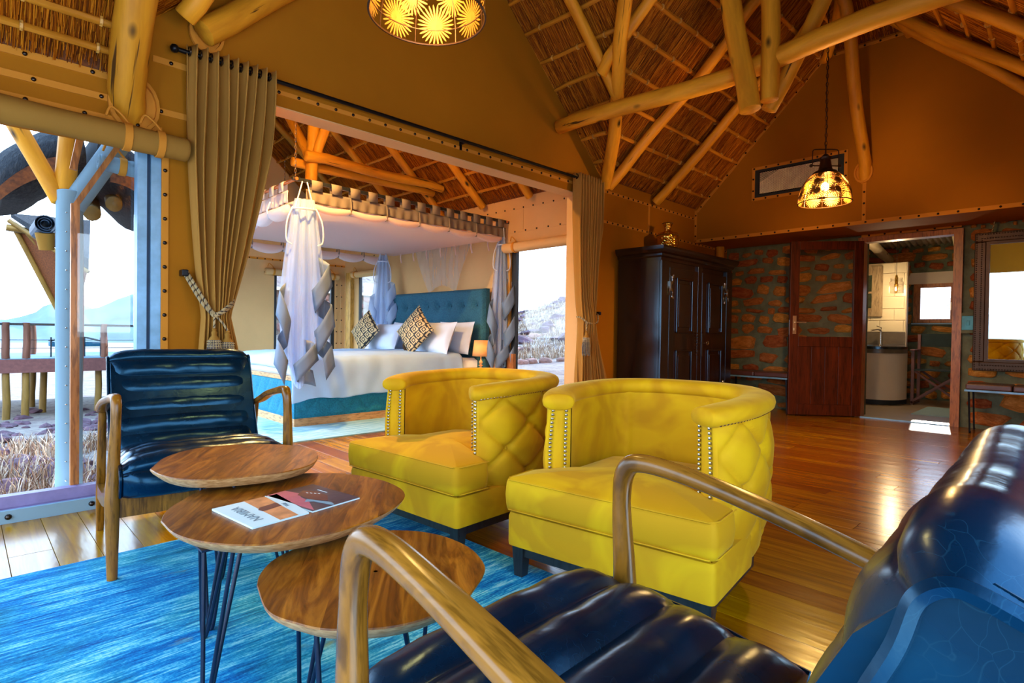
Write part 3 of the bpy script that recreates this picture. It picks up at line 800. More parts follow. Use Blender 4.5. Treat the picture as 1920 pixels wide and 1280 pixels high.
strap(wf, (XR - .03, YF, 2.62), (XM, YF, ZR - .04), (0, -1, 0), .03, 16)
MB().box(XR - .07, XR + .02, 8.86, 9.02, 0, 1.95).build('corner_post', 'post_wood', wf)
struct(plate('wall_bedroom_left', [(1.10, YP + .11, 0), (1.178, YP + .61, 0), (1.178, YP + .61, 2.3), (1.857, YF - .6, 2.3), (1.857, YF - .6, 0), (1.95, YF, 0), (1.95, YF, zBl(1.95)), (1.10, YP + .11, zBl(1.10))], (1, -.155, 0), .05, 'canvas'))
# sides behind the camera, with the wide glazed openings that light the room
struct(plate('wall_front', [(X0, YN, 0), (X0, -.2, 0), (X0, -.2, 2.1), (X0, 3.3, 2.1), (X0, 3.3, 0), (X0, YP, 0), (X0, YP, 2.3), (X0, YM, ZR), (X0, YN, 2.5)], (1, 0, 0), .06, 'canvas'))
struct(plate('wall_right', [(X0, YN, 0), (-1.0, YN, 0), (-1.0, YN, 2.0), (1.7, YN, 2.0), (1.7, YN, 0), (XB, YN, 0), (XB, YN, 2.6), (X0, YN, 2.6)], (0, 1, 0), .06, 'canvas'))

# ------------------------------------------------------------------ stones
def stone_mesh(seed, mat):
    r = random.Random(seed); n = r.choice((7, 8, 9))
    mb = MB(); base = []
    for k in range(n):
        a = 2 * pi * (k + r.uniform(-.38, .38)) / n
        c, s_ = cos(a), sin(a); e = r.uniform(0.42, 0.75)
        x = 0.5 * math.copysign(abs(c) ** e, c) * r.uniform(.86, 1.0); y = 0.5 * math.copysign(abs(s_) ** e, s_) * r.uniform(.84, 1.0)
        base.append((x, y))
    h = [r.uniform(.55, 1.0) for _ in base]
    r0 = [(x, y, -.6) for x, y in base]
    r1 = [(x * .97, y * .97, .45 * h[i]) for i, (x, y) in enumerate(base)]
    r2 = [(x * .70 + r.uniform(-.03, .03), y * .70, .9 * h[i] + r.uniform(-.15, .15)) for i, (x, y) in enumerate(base)]
    mb.rings([r0, r1, r2], cap=False)
    o = len(mb.v); mb.v.append((r.uniform(-.1, .1), r.uniform(-.1, .1), 1.0 + r.uniform(-.2, .15)))
    for i in range(n): mb.f.append((2 * n + i, 2 * n + (i + 1) % n, o)); mb.mi.append(0)
    ob = mb.build('stone', mat, None, smooth=True, auto=False); me = ob.data; bpy.data.objects.remove(ob); return me
ST = [stone_mesh(100 + i, 'wall_stone') for i in range(14)]
STP = [stone_mesh(300 + i, 'pink_stone') for i in range(10)]
def stonework(parent, s0, s1, z0, z1, to_world, rotq, meshes, hmin=.09, hmax=.17, holes=(), amin=1.1, amax=2.6, gap=.022, dep=.035, seed=1):
    """lays rows of rubble; s runs along the wall"""
    r = random.Random(seed); z = z0; n = 0
    while z < z1 - .03:
        h = min(r.uniform(hmin, hmax), z1 - z)
        s = s0 + r.uniform(-.10, .0)
        while s < s1 - .03:
            hh = h * r.uniform(.70, 1.20); w_ = h * r.uniform(amin, amax); a = max(s, s0); b = min(s + w_, s1)
            cz = z + h / 2 + r.uniform(-.022, .022)
            ok = b - a > .05 and not any(a < H[1] and b > H[0] and cz + hh / 2 > H[2] and cz - hh / 2 < H[3] for H in holes)
            if not ok and b - a > .05:      # trim against a hole edge
                for H in holes:
                    if cz + hh / 2 > H[2] and cz - hh / 2 < H[3]:
                        if a < H[0] < b: b = H[0]
                        elif a < H[1] < b: a = H[1]
                ok = b - a > .06 and not any(a < H[1] - .001 and b > H[0] + .001 and cz + hh / 2 > H[2] and cz - hh / 2 < H[3] for H in holes)
            if ok:
                me = meshes[r.randrange(len(meshes))]
                o = inst(me, 'stone', parent, to_world((a + b) / 2, cz), rotq, (max(.04, b - a - gap), max(.04, hh - gap * .6), dep * r.uniform(.7, 1.4)))
                o.rotation_euler.rotate_axis('Z', r.uniform(-.17, .17) + (pi if r.random() < .5 else 0)); n += 1
            s += w_
        z += h
    return n
QX = Matrix(((0, 0, -1), (-1, 0, 0), (0, 1, 0))).to_euler()   # stone face looking to -X ; s along -Y
def rotface(nrm, along):
    nrm = Vector(nrm); along = Vector(along); up = nrm.cross(along)
    return Matrix((along, up, nrm)).transposed().to_euler()
wb = struct(plate('wall_back', [(XB, YP + .3, 0), (XB, 1.93, 0), (XB, 1.93, 2.14), (XB, .98, 2.14), (XB, .98, 0), (XB, YN, 0), (XB, YN, 2.6), (XB, YP + .3, 2.6)], (-1, 0, 0), .30, 'mortar'))
q = rotface((-1, 0, 0), (0, -1, 0))
stonework(wb, -(YP), -1.96, 0.02, 2.18, lambda s, z: (XB - .002, -s, z), q, ST, .10, .19, (), 1.2, 3.0, .03, .04, seed=3)
stonework(wb, -.93, .42, 0.02, 2.20, lambda s, z: (XB - .002, -s, z), q, ST, .11, .20, (), 1.2, 2.8, .03, .04, seed=5)
# rounded pole in the corner
pole('corner_pole', (7.45, 3.555, 0), (7.45, 3.555, 2.17), .055, .055, 'pole', wb)

# door frame and the open glazed leaf
d1 = struct(MB().box(XB - .05, XB + .10, .965, 1.045, 0, 2.16).box(XB - .05, XB + .10, 1.90, 1.965, 0, 2.16).box(XB - .05, XB + .10, 1.045, 1.90, 2.10, 2.16).build('door_1', 'frame_wood'))
strap(d1, (XB - .051, 1.93, 2.175), (XB - .051, .98, 2.185), (-1, 0, 0), .03, 6)
MB().box(XB - .07, XB - .02, 1.05, 1.90, 0, .012).build('threshold_strip', 'alu_frame', d1)
hx, hy = 7.735, 1.905; ex, ey = 7.225, 2.555
dd = Vector((ex - hx, ey - hy, 0)); DW = dd.length; dang = atan2(dd.y, dd.x)
door = thing('glazed_door', 'dark red wooden door leaf with clear glass upper half, swung open', 'door', (hx, hy, 0.012), dang)
H_ = 2.10; sw = .105; t_ = .022
fr = MB().box(0, sw, -t_, t_, 0, H_).box(DW - sw, DW, -t_, t_, 0, H_).box(sw, DW - sw, -t_, t_, H_ - .10, H_).box(sw, DW - sw, -t_, t_, .83, .95).box(sw, DW - sw, -t_, t_, 0, .13)
fr.build('door_frame', 'dark_red' if 'dark_red' in M else 'red_wood', door, bevel=.003)
MB().box(sw, DW - sw, -.003, .003, .95, H_ - .10).build('glass_pane', 'glass', door)
for k in range(4):
    pw = (DW - 2 * sw) / 4
    MB().box(sw + k * pw + .0015, sw + (k + 1) * pw - .0015, -.010, .010, .13, .83).build('panel_board', 'red_wood', door, bevel=.003)
for s_ in (1, -1):
    mb = MB().box(DW - .075, DW - .035, s_ * (t_ + .004) - .003, s_ * (t_ + .004) + .003, .98, 1.20)
    mb.tube([(DW - .055, s_ * t_, 1.12), (DW - .055, s_ * (t_ + .05), 1.12), (DW - .17, s_ * (t_ + .052), 1.12)], .008, 8)
    mb.box(DW - .062, DW - .048, s_ * (t_ + .008), s_ * (t_ + .02), 1.02, 1.05)
    mb.build('door_handle', 'brass_latch', door)
MB().box(DW - .001, DW + .003, -.012, .012, .97, 1.15).build('lock_plate', 'silver', door)

# light switch
sw_ = thing('light_switch', 'small teal switch plate on the stone wall beside the mirror', 'switch', (XB - .075, .90, 1.13))
MB().box(-.01, .045, -.075, .06, -.11, .11).build('wood_block', 'mortar', sw_)
MB().box(-.018, -.008, -.055, .055, -.075, .075).build('plate', 'teal_switch', sw_, bevel=.003)
MB().box(-.026, -.017, -.012, .012, -.025, .025).build('rocker', 'teal_switch', sw_, bevel=.002)

# big beaded mirror
mr = thing('wall_mirror', 'large rectangular mirror in a dark beaded bronze frame on the stone wall', 'mirror', (XB - .085, .305, 1.35))
mr.rotation_euler = (0, radians(-1.2), 0)
hw, hh = .555, .725
mb = MB()
for (a, b, c, d) in ((-hw, hw, hh - .095, hh), (-hw, hw, -hh, -hh + .095), (-hw, -hw + .095, -hh + .095, hh - .095), (hw - .095, hw, -hh + .095, hh - .095)):
    mb.box(-.02, .03, a, b, c, d)
mb.build('mirror_frame', 'dark_bronze', mr, bevel=.008)
mb = MB()
for off in (.018, .060):
    a = hw - off; b = hh - off; N_ = int(2 * a / .022)
    for i in range(N_ + 1):
        for z in (b, -b): mb.sphere((-.022, -a + 2 * a * i / N_, z), .0075, 6, 4)
    N_ = int(2 * b / .022)
    for i in range(1, N_):
        for y in (a, -a): mb.sphere((-.022, y, -b + 2 * b * i / N_), .0075, 6, 4)
o = mb.build('beading', 'dark_bronze', mr, smooth=True); o['kind'] = 'stuff'
mb = MB()
for (a, b, c, d) in ((-.46, .46, .60, .63), (-.46, .46, -.63, -.60), (-.46, -.43, -.6, .6), (.43, .46, -.6, .6)): mb.box(-.012, .0, a, b, c, d)
mb.build('inner_lip', 'dark_bronze', mr)
MB().box(.004, .010, -.46, .46, -.63, .63).build('mirror_glass', 'mirror_glass', mr)
rope(mr, [(.0, .42, .72), (.01, .40, .84)], .006, name='hanging_chain')

# benches along the stone wall
def bench(label, loc, L):
    b = thing('upholstered_bench', label, 'bench', loc, 0)
    k = max(2, int(round(L / .42)))
    for i in range(k):
        MB().box(0, .36, -L * (i + 1) / k + .004, -L * i / k - .004, .445, .505).build('seat_pad', 'brown_leather', b, bevel=.012)
    mb = MB(); mb.box(-.005, .365, -L - .005, .005, .425, .444); mb.build('seat_frame', 'alu_frame', b)
    for y in (-.03, -L + .03):
        for x, dx in ((.02, -.0), (.34, .0)):
            mb = MB(); mb.tube([(x, y, .43), (x + dx, y - .015, .0)], .008, 6); mb.tube([(x + .03, y, .43), (x + .012, y - .014, .06), (x + dx, y - .015, 0.01)], .006, 6)
            mb.sphere((x, y - .015, .012), .012, 8, 5); mb.build('leg', 'black_metal', b)
    return b
bench('brown padded metal bench on the stone wall under the mirror', (7.33, .87, 0), 1.1)
bench('brown padded metal bench between the wardrobe and the open door', (7.30, 3.42, 0), .84)

# ------------------------------------------------------------------ glazing of the lounge
w1 = struct(MB().box(.69, .735, YP + .02, YP + .10, .06, 2.0).build('window_1', 'alu_frame'))
MB().box(.735, .752, YP + .03, YP + .08, .06, 2.0).build('dark_seal', 'deep_navy', w1)
MB().box(.752, .800, YP + .01, YP + .10, .06, 2.0).build('window_frame', 'alu_frame', w1)
MB().box(.800, .816, YP + .0, YP + .06, .0, 2.0).build('edge_trim', 'frame_wood', w1)
MB().box(X0, .80, YP + .02, YP + .16, .0, .058).build('floor_track', 'lilac_metal', w1)
MB().box(X0, .80, YP + .07, YP + .13, .058, .115).build('window_sill', 'lilac_metal', w1)
MB().box(X0, .81, YP - .004, YP + .02, .0, .062).build('canvas_skirt', 'canvas_pale', w1)
for x in (-.9, -.45, .165, .49): inst(STUD, 'snap', w1, (x, YP - .004, .032), (pi / 2, 0, 0), (1.3, 1.3, 1.3))
MB().box(.44, .69, YP + .10, YP + .106, .115, 2.1).build('glass_pane', 'glass', w1)
MB().box(X0, -.55, YP + .10, YP + .106, .115, 2.1).build('glass_pane', 'glass', w1)
# slim hardwood mullion that follows the brace outside
MB().box(.415, .452, YP + .12, YP + .16, .11, 1.60).build('mullion', 'frame_wood', w1)
pts = [(.434, YP + .14, 1.59), (.66, YP + .14, 2.02)]
mb = MB(); mb.tube(pts, .018, 4); mb.build('mullion', 'frame_wood', w1)
pts = [(.425, YP + .14, 1.78), (.465, YP + .14, 2.02)]
mb = MB(); mb.tube(pts, .022, 4); mb.build('mullion', 'frame_wood', w1)
# veranda post wrapped in pale canvas, with its brace
vp = thing('veranda_post', 'pale canvas-wrapped post with a diagonal brace outside the left window', 'post', (.435, 3.98, -1.2))
pole('post', (0, 0, 0), (0, 0, 2.90), .062, .062, 'canvas_pale', vp, 16, .0)
pole('brace', (.01, 0, 2.82), (.40, 0, 3.55), .062, .062, 'canvas_pale', vp, 14, .0)
pole('brace', (-.04, .02, 2.85), (-.26, .10, 3.32), .045, .045, 'pole', vp, 12, .0)
pole('cap_pole', (-.02, .03, 2.9), (.02, .03, 3.5), .05, .05, 'pole', vp, 12, .0)
mb = MB()
for k in range(26): mb.sphere((.064 * cos(-1.9), -.064 * 1.0, .15 + k * .105), .0045, 6, 4)
o = mb.build('rivets', 'silver', vp); o['kind'] = 'stuff'
rb = thing('rolled_side_screen', 'small dark rolled canvas screen tied to the post outside', 'blind', (.335, 4.12, 1.52), 0)
mb = MB()
sp = [((.008 + .006 * t / (2 * pi)) * 2.0 * cos(t), (.008 + .006 * t / (2 * pi)) * 2.0 * sin(t)) for t in [i * .35 for i in range(54)]]
mb.rings([[(x, y0, z) for y0, z in ((-.10, zz), (.25, zz), (.25, zz - .006), (-.10, zz - .006))] for x, zz in sp])
mb.build('roll', 'deep_navy', rb); 
mb = MB(); mb.tube([(.0, -.06, -.05), (.01, -.04, -.14)], [.045, .035], 12); mb.build('cloth_end', 'canvas_blind', rb, smooth=True)

# rolled canvas blind over the left window
def blind(label, p1, p2, r, bands, mat='canvas_blind', group=None):
    p1 = Vector(p1); p2 = Vector(p2); L = (p2 - p1).length; d = (p2 - p1).normalized()
    b = thing('rolled_blind', label, 'blind', p1, 0, group)
    q = d.to_track_quat('Z', 'Y').to_matrix().to_4x4()
    mb = MB(); n = 22; rings = []
    for k in range(41):
        t = k / 40; rr = r * (1 + .05 * sin(t * 31) * .5 + .03 * mnoise.noise((t * 9, 0, 0)))
        rings.append([(rr * (1 + .04 * sin(3 * a + t * 7)) * cos(a), rr * (1.0 + .03 * cos(2 * a)) * sin(a) , t * L) for a in [2 * pi * j / n for j in range(n)]])
    mb.rings(rings, mat4=q); mb.build('roll', mat, b, smooth=True)
    for e in (-.002, L + .002):
        mb = MB()
        for rr in (.85, .6, .35):
            mb.rings([[(r * rr * cos(a) * f, r * rr * sin(a) * f, e + (z if e > 0 else -z)) for a in [2 * pi * j / n for j in range(n)]] for f, z in ((1, 0), (1, .008), (.8, .008), (.8, 0))], mat4=q, cap=False)
        mb.build('roll_end', mat, b)
    for t in bands:
        mb = MB(); z = L * t
        mb.rings([[(rr * cos(a), rr * sin(a), z + dz) for a in [2 * pi * j / n for j in range(n)]] for rr, dz in ((r * 1.02, -.018), (r * 1.10, -.016), (r * 1.10, .016), (r * 1.02, .018))], mat4=q, cap=False)
        mb.build('band', 'canvas_strap', b, smooth=True)
        mb = MB(); mb.tube(catmull([d * z + Vector((0, 0, r)) + d * .015, d * z + Vector((0, 0, r + .05)) - d * .03, d * z + Vector((0, 0, r + .07)) - d * .07, d * z + Vector((0, 0, r + .02)) - d * .09], 4), .006, 6); mb.build('buckle_loop', 'canvas_strap', b, smooth=True)
    return b
blind('thick khaki rolled blind above the left window', (X0 + .1, YP - .085, 1.985), (.90, YP - .075, 1.945), .066, (.88, .945))
blind('thin rolled screen end behind the khaki blind at the left window', (.55, YP + .20, 1.86), (.72, YP + .20, 1.85), .045, (.6,), 'canvas_pale')

# bedroom windows
w2 = struct(MB().box(XR + .0, XR + .05, 4.90, 4.975, 0, 1.95).box(XR, XR + .05, 3.90, 3.93, 0, 1.95).box(XR, XR + .05, 3.9, 4.97, 0, .09).build('window_2', 'dark_gap'))
MB().box(XR + .03, XR + .036, 3.93, 4.90, .09, 1.95).build('glass_pane', 'glass', w2)
w3 = struct(MB().box(XR + .0, XR + .04, 7.80, 7.84, 0, 1.87).box(XR, XR + .04, 8.66, 8.70, 0, 1.87).build('window_3', 'dark_gap'))
MB().box(XR + .03, XR + .036, 7.84, 8.66, .05, 1.87).build('glass_pane', 'glass', w3)
w4 = struct(MB().box(3.62, 3.66, YF, YF + .04, 0, 1.83).box(4.60, 4.66, YF, YF + .04, 0, 1.83).build('window_4', 'dark_gap'))
MB().box(3.66, 4.60, YF + .03, YF + .036, .05, 1.83).build('glass_pane', 'glass', w4)
blind('long cream rolled blind over the bedroom window right of the bed', (XR - .08, 5.02, 1.985), (XR - .08, 3.72, 1.985), .06, (.14, .84), 'canvas_light')
blind('short cream rolled blind over the far side window behind the bed', (XR - .08, 8.75, 1.90), (XR - .08, 7.70, 1.90), .055, (.1, .9), 'canvas_light')
blind('cream rolled blind over the far end window of the bedroom', (3.45, YF - .08, 1.88), (4.68, YF - .08, 1.88), .055, (.1, .93), 'canvas_light')

# ------------------------------------------------------------------ bathroom
bf = struct(MB().box(XB + .05, 11.0, .0, 2.8, -.03, -.002).build('floor_bathroom', 'bath_floor'))
wbf = struct(MB().box(10.90, 11.1, .0, 1.44, 0, 2.5).box(10.90, 11.1, 1.92, 2.8, 0, 2.5).box(10.9, 11.1, 1.44, 1.92, 0, 1.24).box(10.9, 11.1, 1.44, 1.92, 1.80, 2.5).build('wall_bathroom_far', 'mortar'))
stonework(wbf, -2.75, -.02, .02, 2.42, lambda s, z: (10.898, -s, z), q, ST, .11, .20, ((-1.97, -1.39, 1.20, 2.02),), 1.2, 3.0, .025, .04, 11)
MB().box(10.86, 10.92, 1.30, 2.1, 1.82, 2.0).build('lintel', 'white_plaster', wbf)
struct(MB().box(XB + .3, 11.0, 2.8, 2.9, 0, 2.8).build('wall_bathroom_left', 'white_plaster'))
struct(MB().box(XB + .3, 11.0, -.1, .0, 0, 2.8).build('wall_bathroom_right', 'white_plaster'))
w5 = struct(MB().box(10.86, 10.95, 1.42, 1.465, 1.21, 1.82).box(10.86, 10.95, 1.895, 1.96, 1.21, 1.82).box(10.86, 10.95, 1.465, 1.895, 1.775, 1.82).box(10.86, 10.95, 1.465, 1.895, 1.21, 1.245).build('window_5', 'frame_wood'))
MB().box(10.84, 10.87, 1.465, 1.485, 1.245, 1.775).box(10.84, 10.87, 1.865, 1.895, 1.245, 1.775).box(10.84, 10.87, 1.485, 1.865, 1.755, 1.775).box(10.84, 10.87, 1.485, 1.865, 1.245, 1.265).build('casement', 'frame_wood', w5)
MB().box(10.82, 10.84, 1.472, 1.480, 1.40, 1.52).build('window_latch', 'brass_latch', w5)
MB().box(10.84, 10.90, 1.36, 1.98, 1.185, 1.20).build('window_sill', 'white_linen', w5)
# corrugated roof
mb = MB(); N_ = 150; vs = []
for i in range(N_ + 1):
    y = -.15 + 3.1 * i / N_; dz = .018 * sin(y / .076 * 2 * pi)
    vs += [(7.82, y, 2.78 + dz), (11.2, y, 2.40 + dz)]
mb.add(vs, [(2 * i, 2 * i + 1, 2 * i + 3, 2 * i + 2) for i in range(N_)])
br = struct(mb.build('ceiling_bathroom', 'white_iron', smooth=True, solid=.004))
pole('roof_pole', (7.95, 1.15, 2.62), (10.9, 1.35, 2.24), .075, .07, 'pole_pale', br)
pole('roof_pole', (7.95, 2.3, 2.60), (10.9, 2.3, 2.24), .07, .07, 'pole_pale', br)

# tiled screen with basin
scn = struct(MB().box(9.92, 10.02, 1.87, 2.80, 0, 2.08).build('wall_basin_screen', 'white_plaster'))
zt = 1.05; row = 0
while zt < 2.06:
    z1 = min(zt + .172, 2.075); y = 2.80 - (.18 if row % 2 else 0.0)
    while y > 1.88:
        a = max(1.875, y - .30); b = min(2.79, y)
        if b - a > .02: MB().box(9.905, 9.921, a + .0025, b - .0025, zt + .0025, z1 - .0025).build('tile', 'tile', scn, bevel=.002)
        y -= .30
    zt += .175; row += 1
y = 2.8
while y > 1.9:
    MB().box(9.903, 9.921, max(1.875, y - .32) + .002, y - .002, .86, 1.045).build('splash_tile', 'basin_slab', scn); y -= .32
bu = thing('basin_unit', 'rounded cream plaster washbasin unit with dark worktop in the bathroom', 'washbasin', (9.90, 2.30, 0))
def drum(r, z0, z1, dx=0):
    mb = MB(); pts = [(0, -.46), ] + [(-(.50 + dx) * (1 - abs(t) ** 3.2) ** (1 / 2.2) , t * (.46 + dx)) for t in [-.98 + 1.96 * i / 24 for i in range(25)]] + [(0, .46)]
    mb.rings([[(x, y, z) for x, y in pts] for z in (z0, z1)]); return mb
drum(0, .07, .74).build('plaster_front', 'white_plaster', bu, smooth=True)
drum(0, .0, .07, -.04).build('plinth', 'dark_gap', bu, smooth=True)
drum(0, .74, .80, .02).build('worktop_edge', 'basin_slab', bu, smooth=True)
drum(0, .80, .835, .03).build('worktop', 'dark_wood', bu, smooth=True)
mb = MB(); mb.lathe([(.17, .836), (.20, .848), (.185, .848), (.15, .80)], 24, cx=-.24, cy=.12); mb.build('basin', 'white_linen', bu, smooth=True)
tp = thing('basin_tap', 'tall chrome mixer tap on the washbasin worktop', 'tap', (9.80, 2.16, .835))
mb = MB(); mb.tube(catmull([(0, 0, 0), (0, 0, .2), (-.01, .0, .235), (-.06, .03, .25), (-.15, .09, .235)], 5), .014, 10); mb.build('spout', 'chrome', tp, smooth=True)
mb = MB(); mb.lathe([(.024, 0), (.024, .02), (.018, .03)], 14); mb.build('tap_base', 'chrome', tp, smooth=True)
mb = MB(); mb.tube([(0, 0, .25), (0, 0, .285), (-.07, .04, .30)], .009, 8); mb.build('lever', 'chrome', tp, smooth=True)
rm_ = thing('rustic_mirror', 'grey weathered timber framed mirror on the tiled screen above the basin', 'mirror', (9.895, 2.47, 1.66))
mb = MB()
for a, b, c, d in ((-.30, -.16, -.38, .38), (.16, .30, -.38, .38), (-.16, .16, .25, .38), (-.16, .16, -.38, -.25)): mb.box(-.02, .008, a, b, c, d)
mb.build('timber_frame', 'grey_wood', rm_, bevel=.003)
MB().box(-.018, .006, -.16, .16, -.03, .0).build('cross_bar', 'grey_wood', rm_)
MB().box(0, .006, -.16, .16, -.25, .25).build('mirror_glass', 'mirror_glass', rm_)
bl = thing('bathroom_pendant', 'small wire mesh pendant lamp with brass holder in the bathroom', 'lamp', (9.55, 1.93, 0))
mb = MB(); mb.sphere((0, 0, 2.41), .045, 10, 6, sc3=(1.3, 1.3, .6)); mb.build('ceiling_hook', 'dark_bronze', bl, smooth=True)
MB().tube([(0, 0, 2.40), (0, 0, 1.85)], .003, 6).build('cord', 'dark_gap', bl)
ld = bpy.data.lights.new('bath_bulb', 'POINT'); ld.energy = 40; ld.color = (1, .72, .40); ld.shadow_soft_size = .04
lo = bpy.data.objects.new('bath_bulb', ld); C.objects.link(lo); lo.parent = bl; lo.location = (-.03, 0, 1.66)
mb = MB(); mb.lathe([(.012, 1.86), (.02, 1.82), (.02, 1.74), (.026, 1.72), (.014, 1.62), (.008, 1.60)], 12); mb.build('bulb_holder', 'brass_hammered', bl, smooth=True)
mb = MB()
for z in [1.60 + .014 * i for i in range(15)]:
    for i in range(16):
        a, b = 2 * pi * i / 16, 2 * pi * (i + 1) / 16; r = .085 if z < 1.76 else .07
        mb.tube([(r * cos(a), r * sin(a), z), (r * cos(b), r * sin(b), z)], .0012, 3, cap=False)
for i in range(24):
    a = 2 * pi * i / 24; mb.tube([(.085 * cos(a), .085 * sin(a), 1.60), (.085 * cos(a), .085 * sin(a), 1.76), (.07 * cos(a), .07 * sin(a), 1.77), (.07 * cos(a), .07 * sin(a), 1.82)], .0012, 3, cap=False)
mb.build('wire_cage', 'dark_bronze', bl)

dc = thing('directors_chair', 'folding wooden directors chair with black canvas back in the bathroom', 'chair', (10.1, 1.48, 0), radians(90))
# local: faces -y (towards -X after turning), width along x
dc.rotation_euler = (0, 0, radians(-90))
for s_ in (-1, 1):
    x = s_ * .29
    MB().box(x - .018, x + .018, -.24, -.20, .0, .78).build('leg', 'purple_wood', dc)
    MB().box(x - .018, x + .018, .18, .22, .0, 1.02).build('back_post', 'purple_wood', dc)
    MB().box(x - .03, x + .03, -.28, .22, .78, .80).build('armrest', 'purple_wood', dc, bevel=.005)
    MB().box(x - .015, x + .015, -.24, .22, .02, .05).build('foot_rail', 'purple_wood', dc)
    for yb in (-.22, .2):
        mb = MB(); mb.tube([(x, yb + s_ * .014, .05), (-x, yb + s_ * .014, .50)], .019, 4); mb.build('cross_leg', 'purple_wood', dc)
MB().box(-.28, .28, -.24, .20, .495, .51).build('seat', 'olive_canvas', dc)
mb = MB(); mb.grid(lambda u, v: (-.30 + .6 * u, .225 + .03 * sin(pi * u), .84 + .19 * v), 10, 2); mb.build('backrest', 'olive_canvas', dc, solid=.008)
bm_ = MB().box(8.6, 9.7, .6, 1.55, -.001, .006).build('bath_mat', 'canvas_pale'); tag(bm_, 'faded flat bath mat on the bathroom floor', 'mat')

# ------------------------------------------------------------------ outdoors
def elev(th):   # skyline height (as tangent) by azimuth in degrees
    xs = [-180, -20, 20, 32, 39, 42, 45.6, 50, 56, 60, 64, 70, 74, 80, 95, 180]
    ys = [-.03, -.03, .10, .10, .072, .055, .030, .04, .10, .13, .15, .10, .0, -.03, -.03, -.03]
    return float(np.interp(th, xs, ys))
def ground_z(x, y):
    r = sqrt(x * x + y * y); th = math.degrees(atan2(y, x))
    e = elev(th)
    if e > 0: near, far = (.18 if th < 56 else .05), .95 + 46 * e
    else: near, far = -.95, -9.0
    wgt = float(np.interp(th, [68, 80], [1, 0])) if th > 60 else 1.0
    near = near * wgt + (-.75) * (1 - wgt) if th > 60 else near
    t = min(1, max(0, (r - 7.5) / 38.0))
    if e > 0: z = near + (far - near) * (t ** 1.15)
    else: z = near - (1.05 * min(1, max(0, (r - 8) / 14))) - 7.0 * min(1, max(0, (r - 27) / 30.0)) ** 1.0
    if r > 46 and e > 0: z = far - (r - 46) * .12
    z += .10 * mnoise.noise((x * .5, y * .5, 0)) + .25 * mnoise.noise((x * .12, y * .12, 4)) * min(1, r / 20)
    return z - (.25 if r < 6 else 0)
mb = MB(); na, nr_ = 200, 90; vs = []
rr = [4.0 * (1.0465 ** j) for j in range(nr_ + 1)]
a0, a1 = radians(-30), radians(215)
for j in range(nr_ + 1):
    for i in range(na + 1):
        a = a0 + (a1 - a0) * i / na; x, y = rr[j] * cos(a), rr[j] * sin(a); z = ground_z(x, y)
        if (-1.9 < x < XB + .6 and -.8 < y < YP + .3) or (1.2 < x < XR + .3 and 0 < y < YF + .3) or (7 < x < 11.6 and -.8 < y < 3.3): z = min(z, -.35)
        vs.append((x, y, z))
mb.add(vs, [(j * (na + 1) + i, j * (na + 1) + i + 1, (j + 1) * (na + 1) + i + 1, (j + 1) * (na + 1) + i) for j in range(nr_) for i in range(na)])
gr = mb.build('ground', 'ground_soil', smooth=True); struct(fixn(gr), 'rocky sand slope around the tent')
mb = MB(); mb.rings([[(r * cos(a), r * sin(a), -9.3) for a in [2 * pi * i / 48 for i in range(48)]] for r in (60, 1500)], cap=False)
struct(mb.build('ground_plain', 'plain_sand'), 'pale desert plain')
# distant mountains
mt = MB(); vs = []; na = 160
for i in range(na + 1):
    th = radians(60 + 70 * i / na); d = math.degrees(th)
    hgt = 26 * exp(-((d - 79.0) / 3.2) ** 2) + 13 * exp(-((d - 84.5) / 2.0) ** 2) + 20 * exp(-((d - 92) / 3) ** 2) + 4 + 5 * abs(mnoise.noise((d * .5, 0, 0)))
    for rad, k in ((470, 0), (500, .45), (530, 1.0), (580, .8), (640, 0)):
        vs.append((rad * cos(th), rad * sin(th), -9.5 + (hgt + 7 + 2.0 * mnoise.noise((d * 1.7, k * 3, 2))) * k))
mt.add(vs, [(i * 5 + j, (i + 1) * 5 + j, (i + 1) * 5 + j + 1, i * 5 + j + 1) for i in range(na) for j in range(4)])
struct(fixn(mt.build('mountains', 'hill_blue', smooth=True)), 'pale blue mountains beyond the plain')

# rocks lying on the ground
RK = []
for i in range(8):
    bm = bmesh.new(); bmesh.ops.create_icosphere(bm, subdivisions=2, radius=.5)
    for v in bm.verts:
        k = 1 + .45 * mnoise.noise(v.co * 2.1 + Vector((i * 7, 0, 0))); v.co = Vector((v.co.x * k, v.co.y * k, v.co.z * k * .62))
    me = bpy.data.meshes.new('rock'); bm.to_mesh(me); bm.free(); me.materials.append(M['red_rock']); RK.append(me)
def rocks(n, th0, th1, r0, r1, s0, s1, label, group, seed):
    r = random.Random(seed)
    for i in range(n):
        th = radians(r.uniform(th0, th1)); d = r0 + (r1 - r0) * r.random() ** 1.2; x, y = d * cos(th), d * sin(th)
        if 1.1 < x < XR + .8 and y < YF + .5: continue
        s = r.uniform(s0, s1); o = inst(RK[r.randrange(8)], 'rock', None, (x, y, ground_z(x, y) + s * .06), (r.uniform(-.2, .2), r.uniform(-.2, .2), r.uniform(0, 6)), (s, s * r.uniform(.6, 1), s * r.uniform(.5, .9)))
        tag(o, label, 'rock', group)
rocks(150, 81, 93, 6.5, 24, .16, .55, 'reddish rock on the sandy slope outside the left window', 'rocks outside the left window', 21)
rocks(60, 36, 50, 14, 45, .25, .9, 'purplish boulder in dry grass on the hillside behind the bedroom window', 'boulders on the hillside', 22)
rocks(20, 60, 67, 22, 45, .4, 1.2, 'dark boulder on the slope above the pink stone wall', 'boulders above the stone wall', 23)
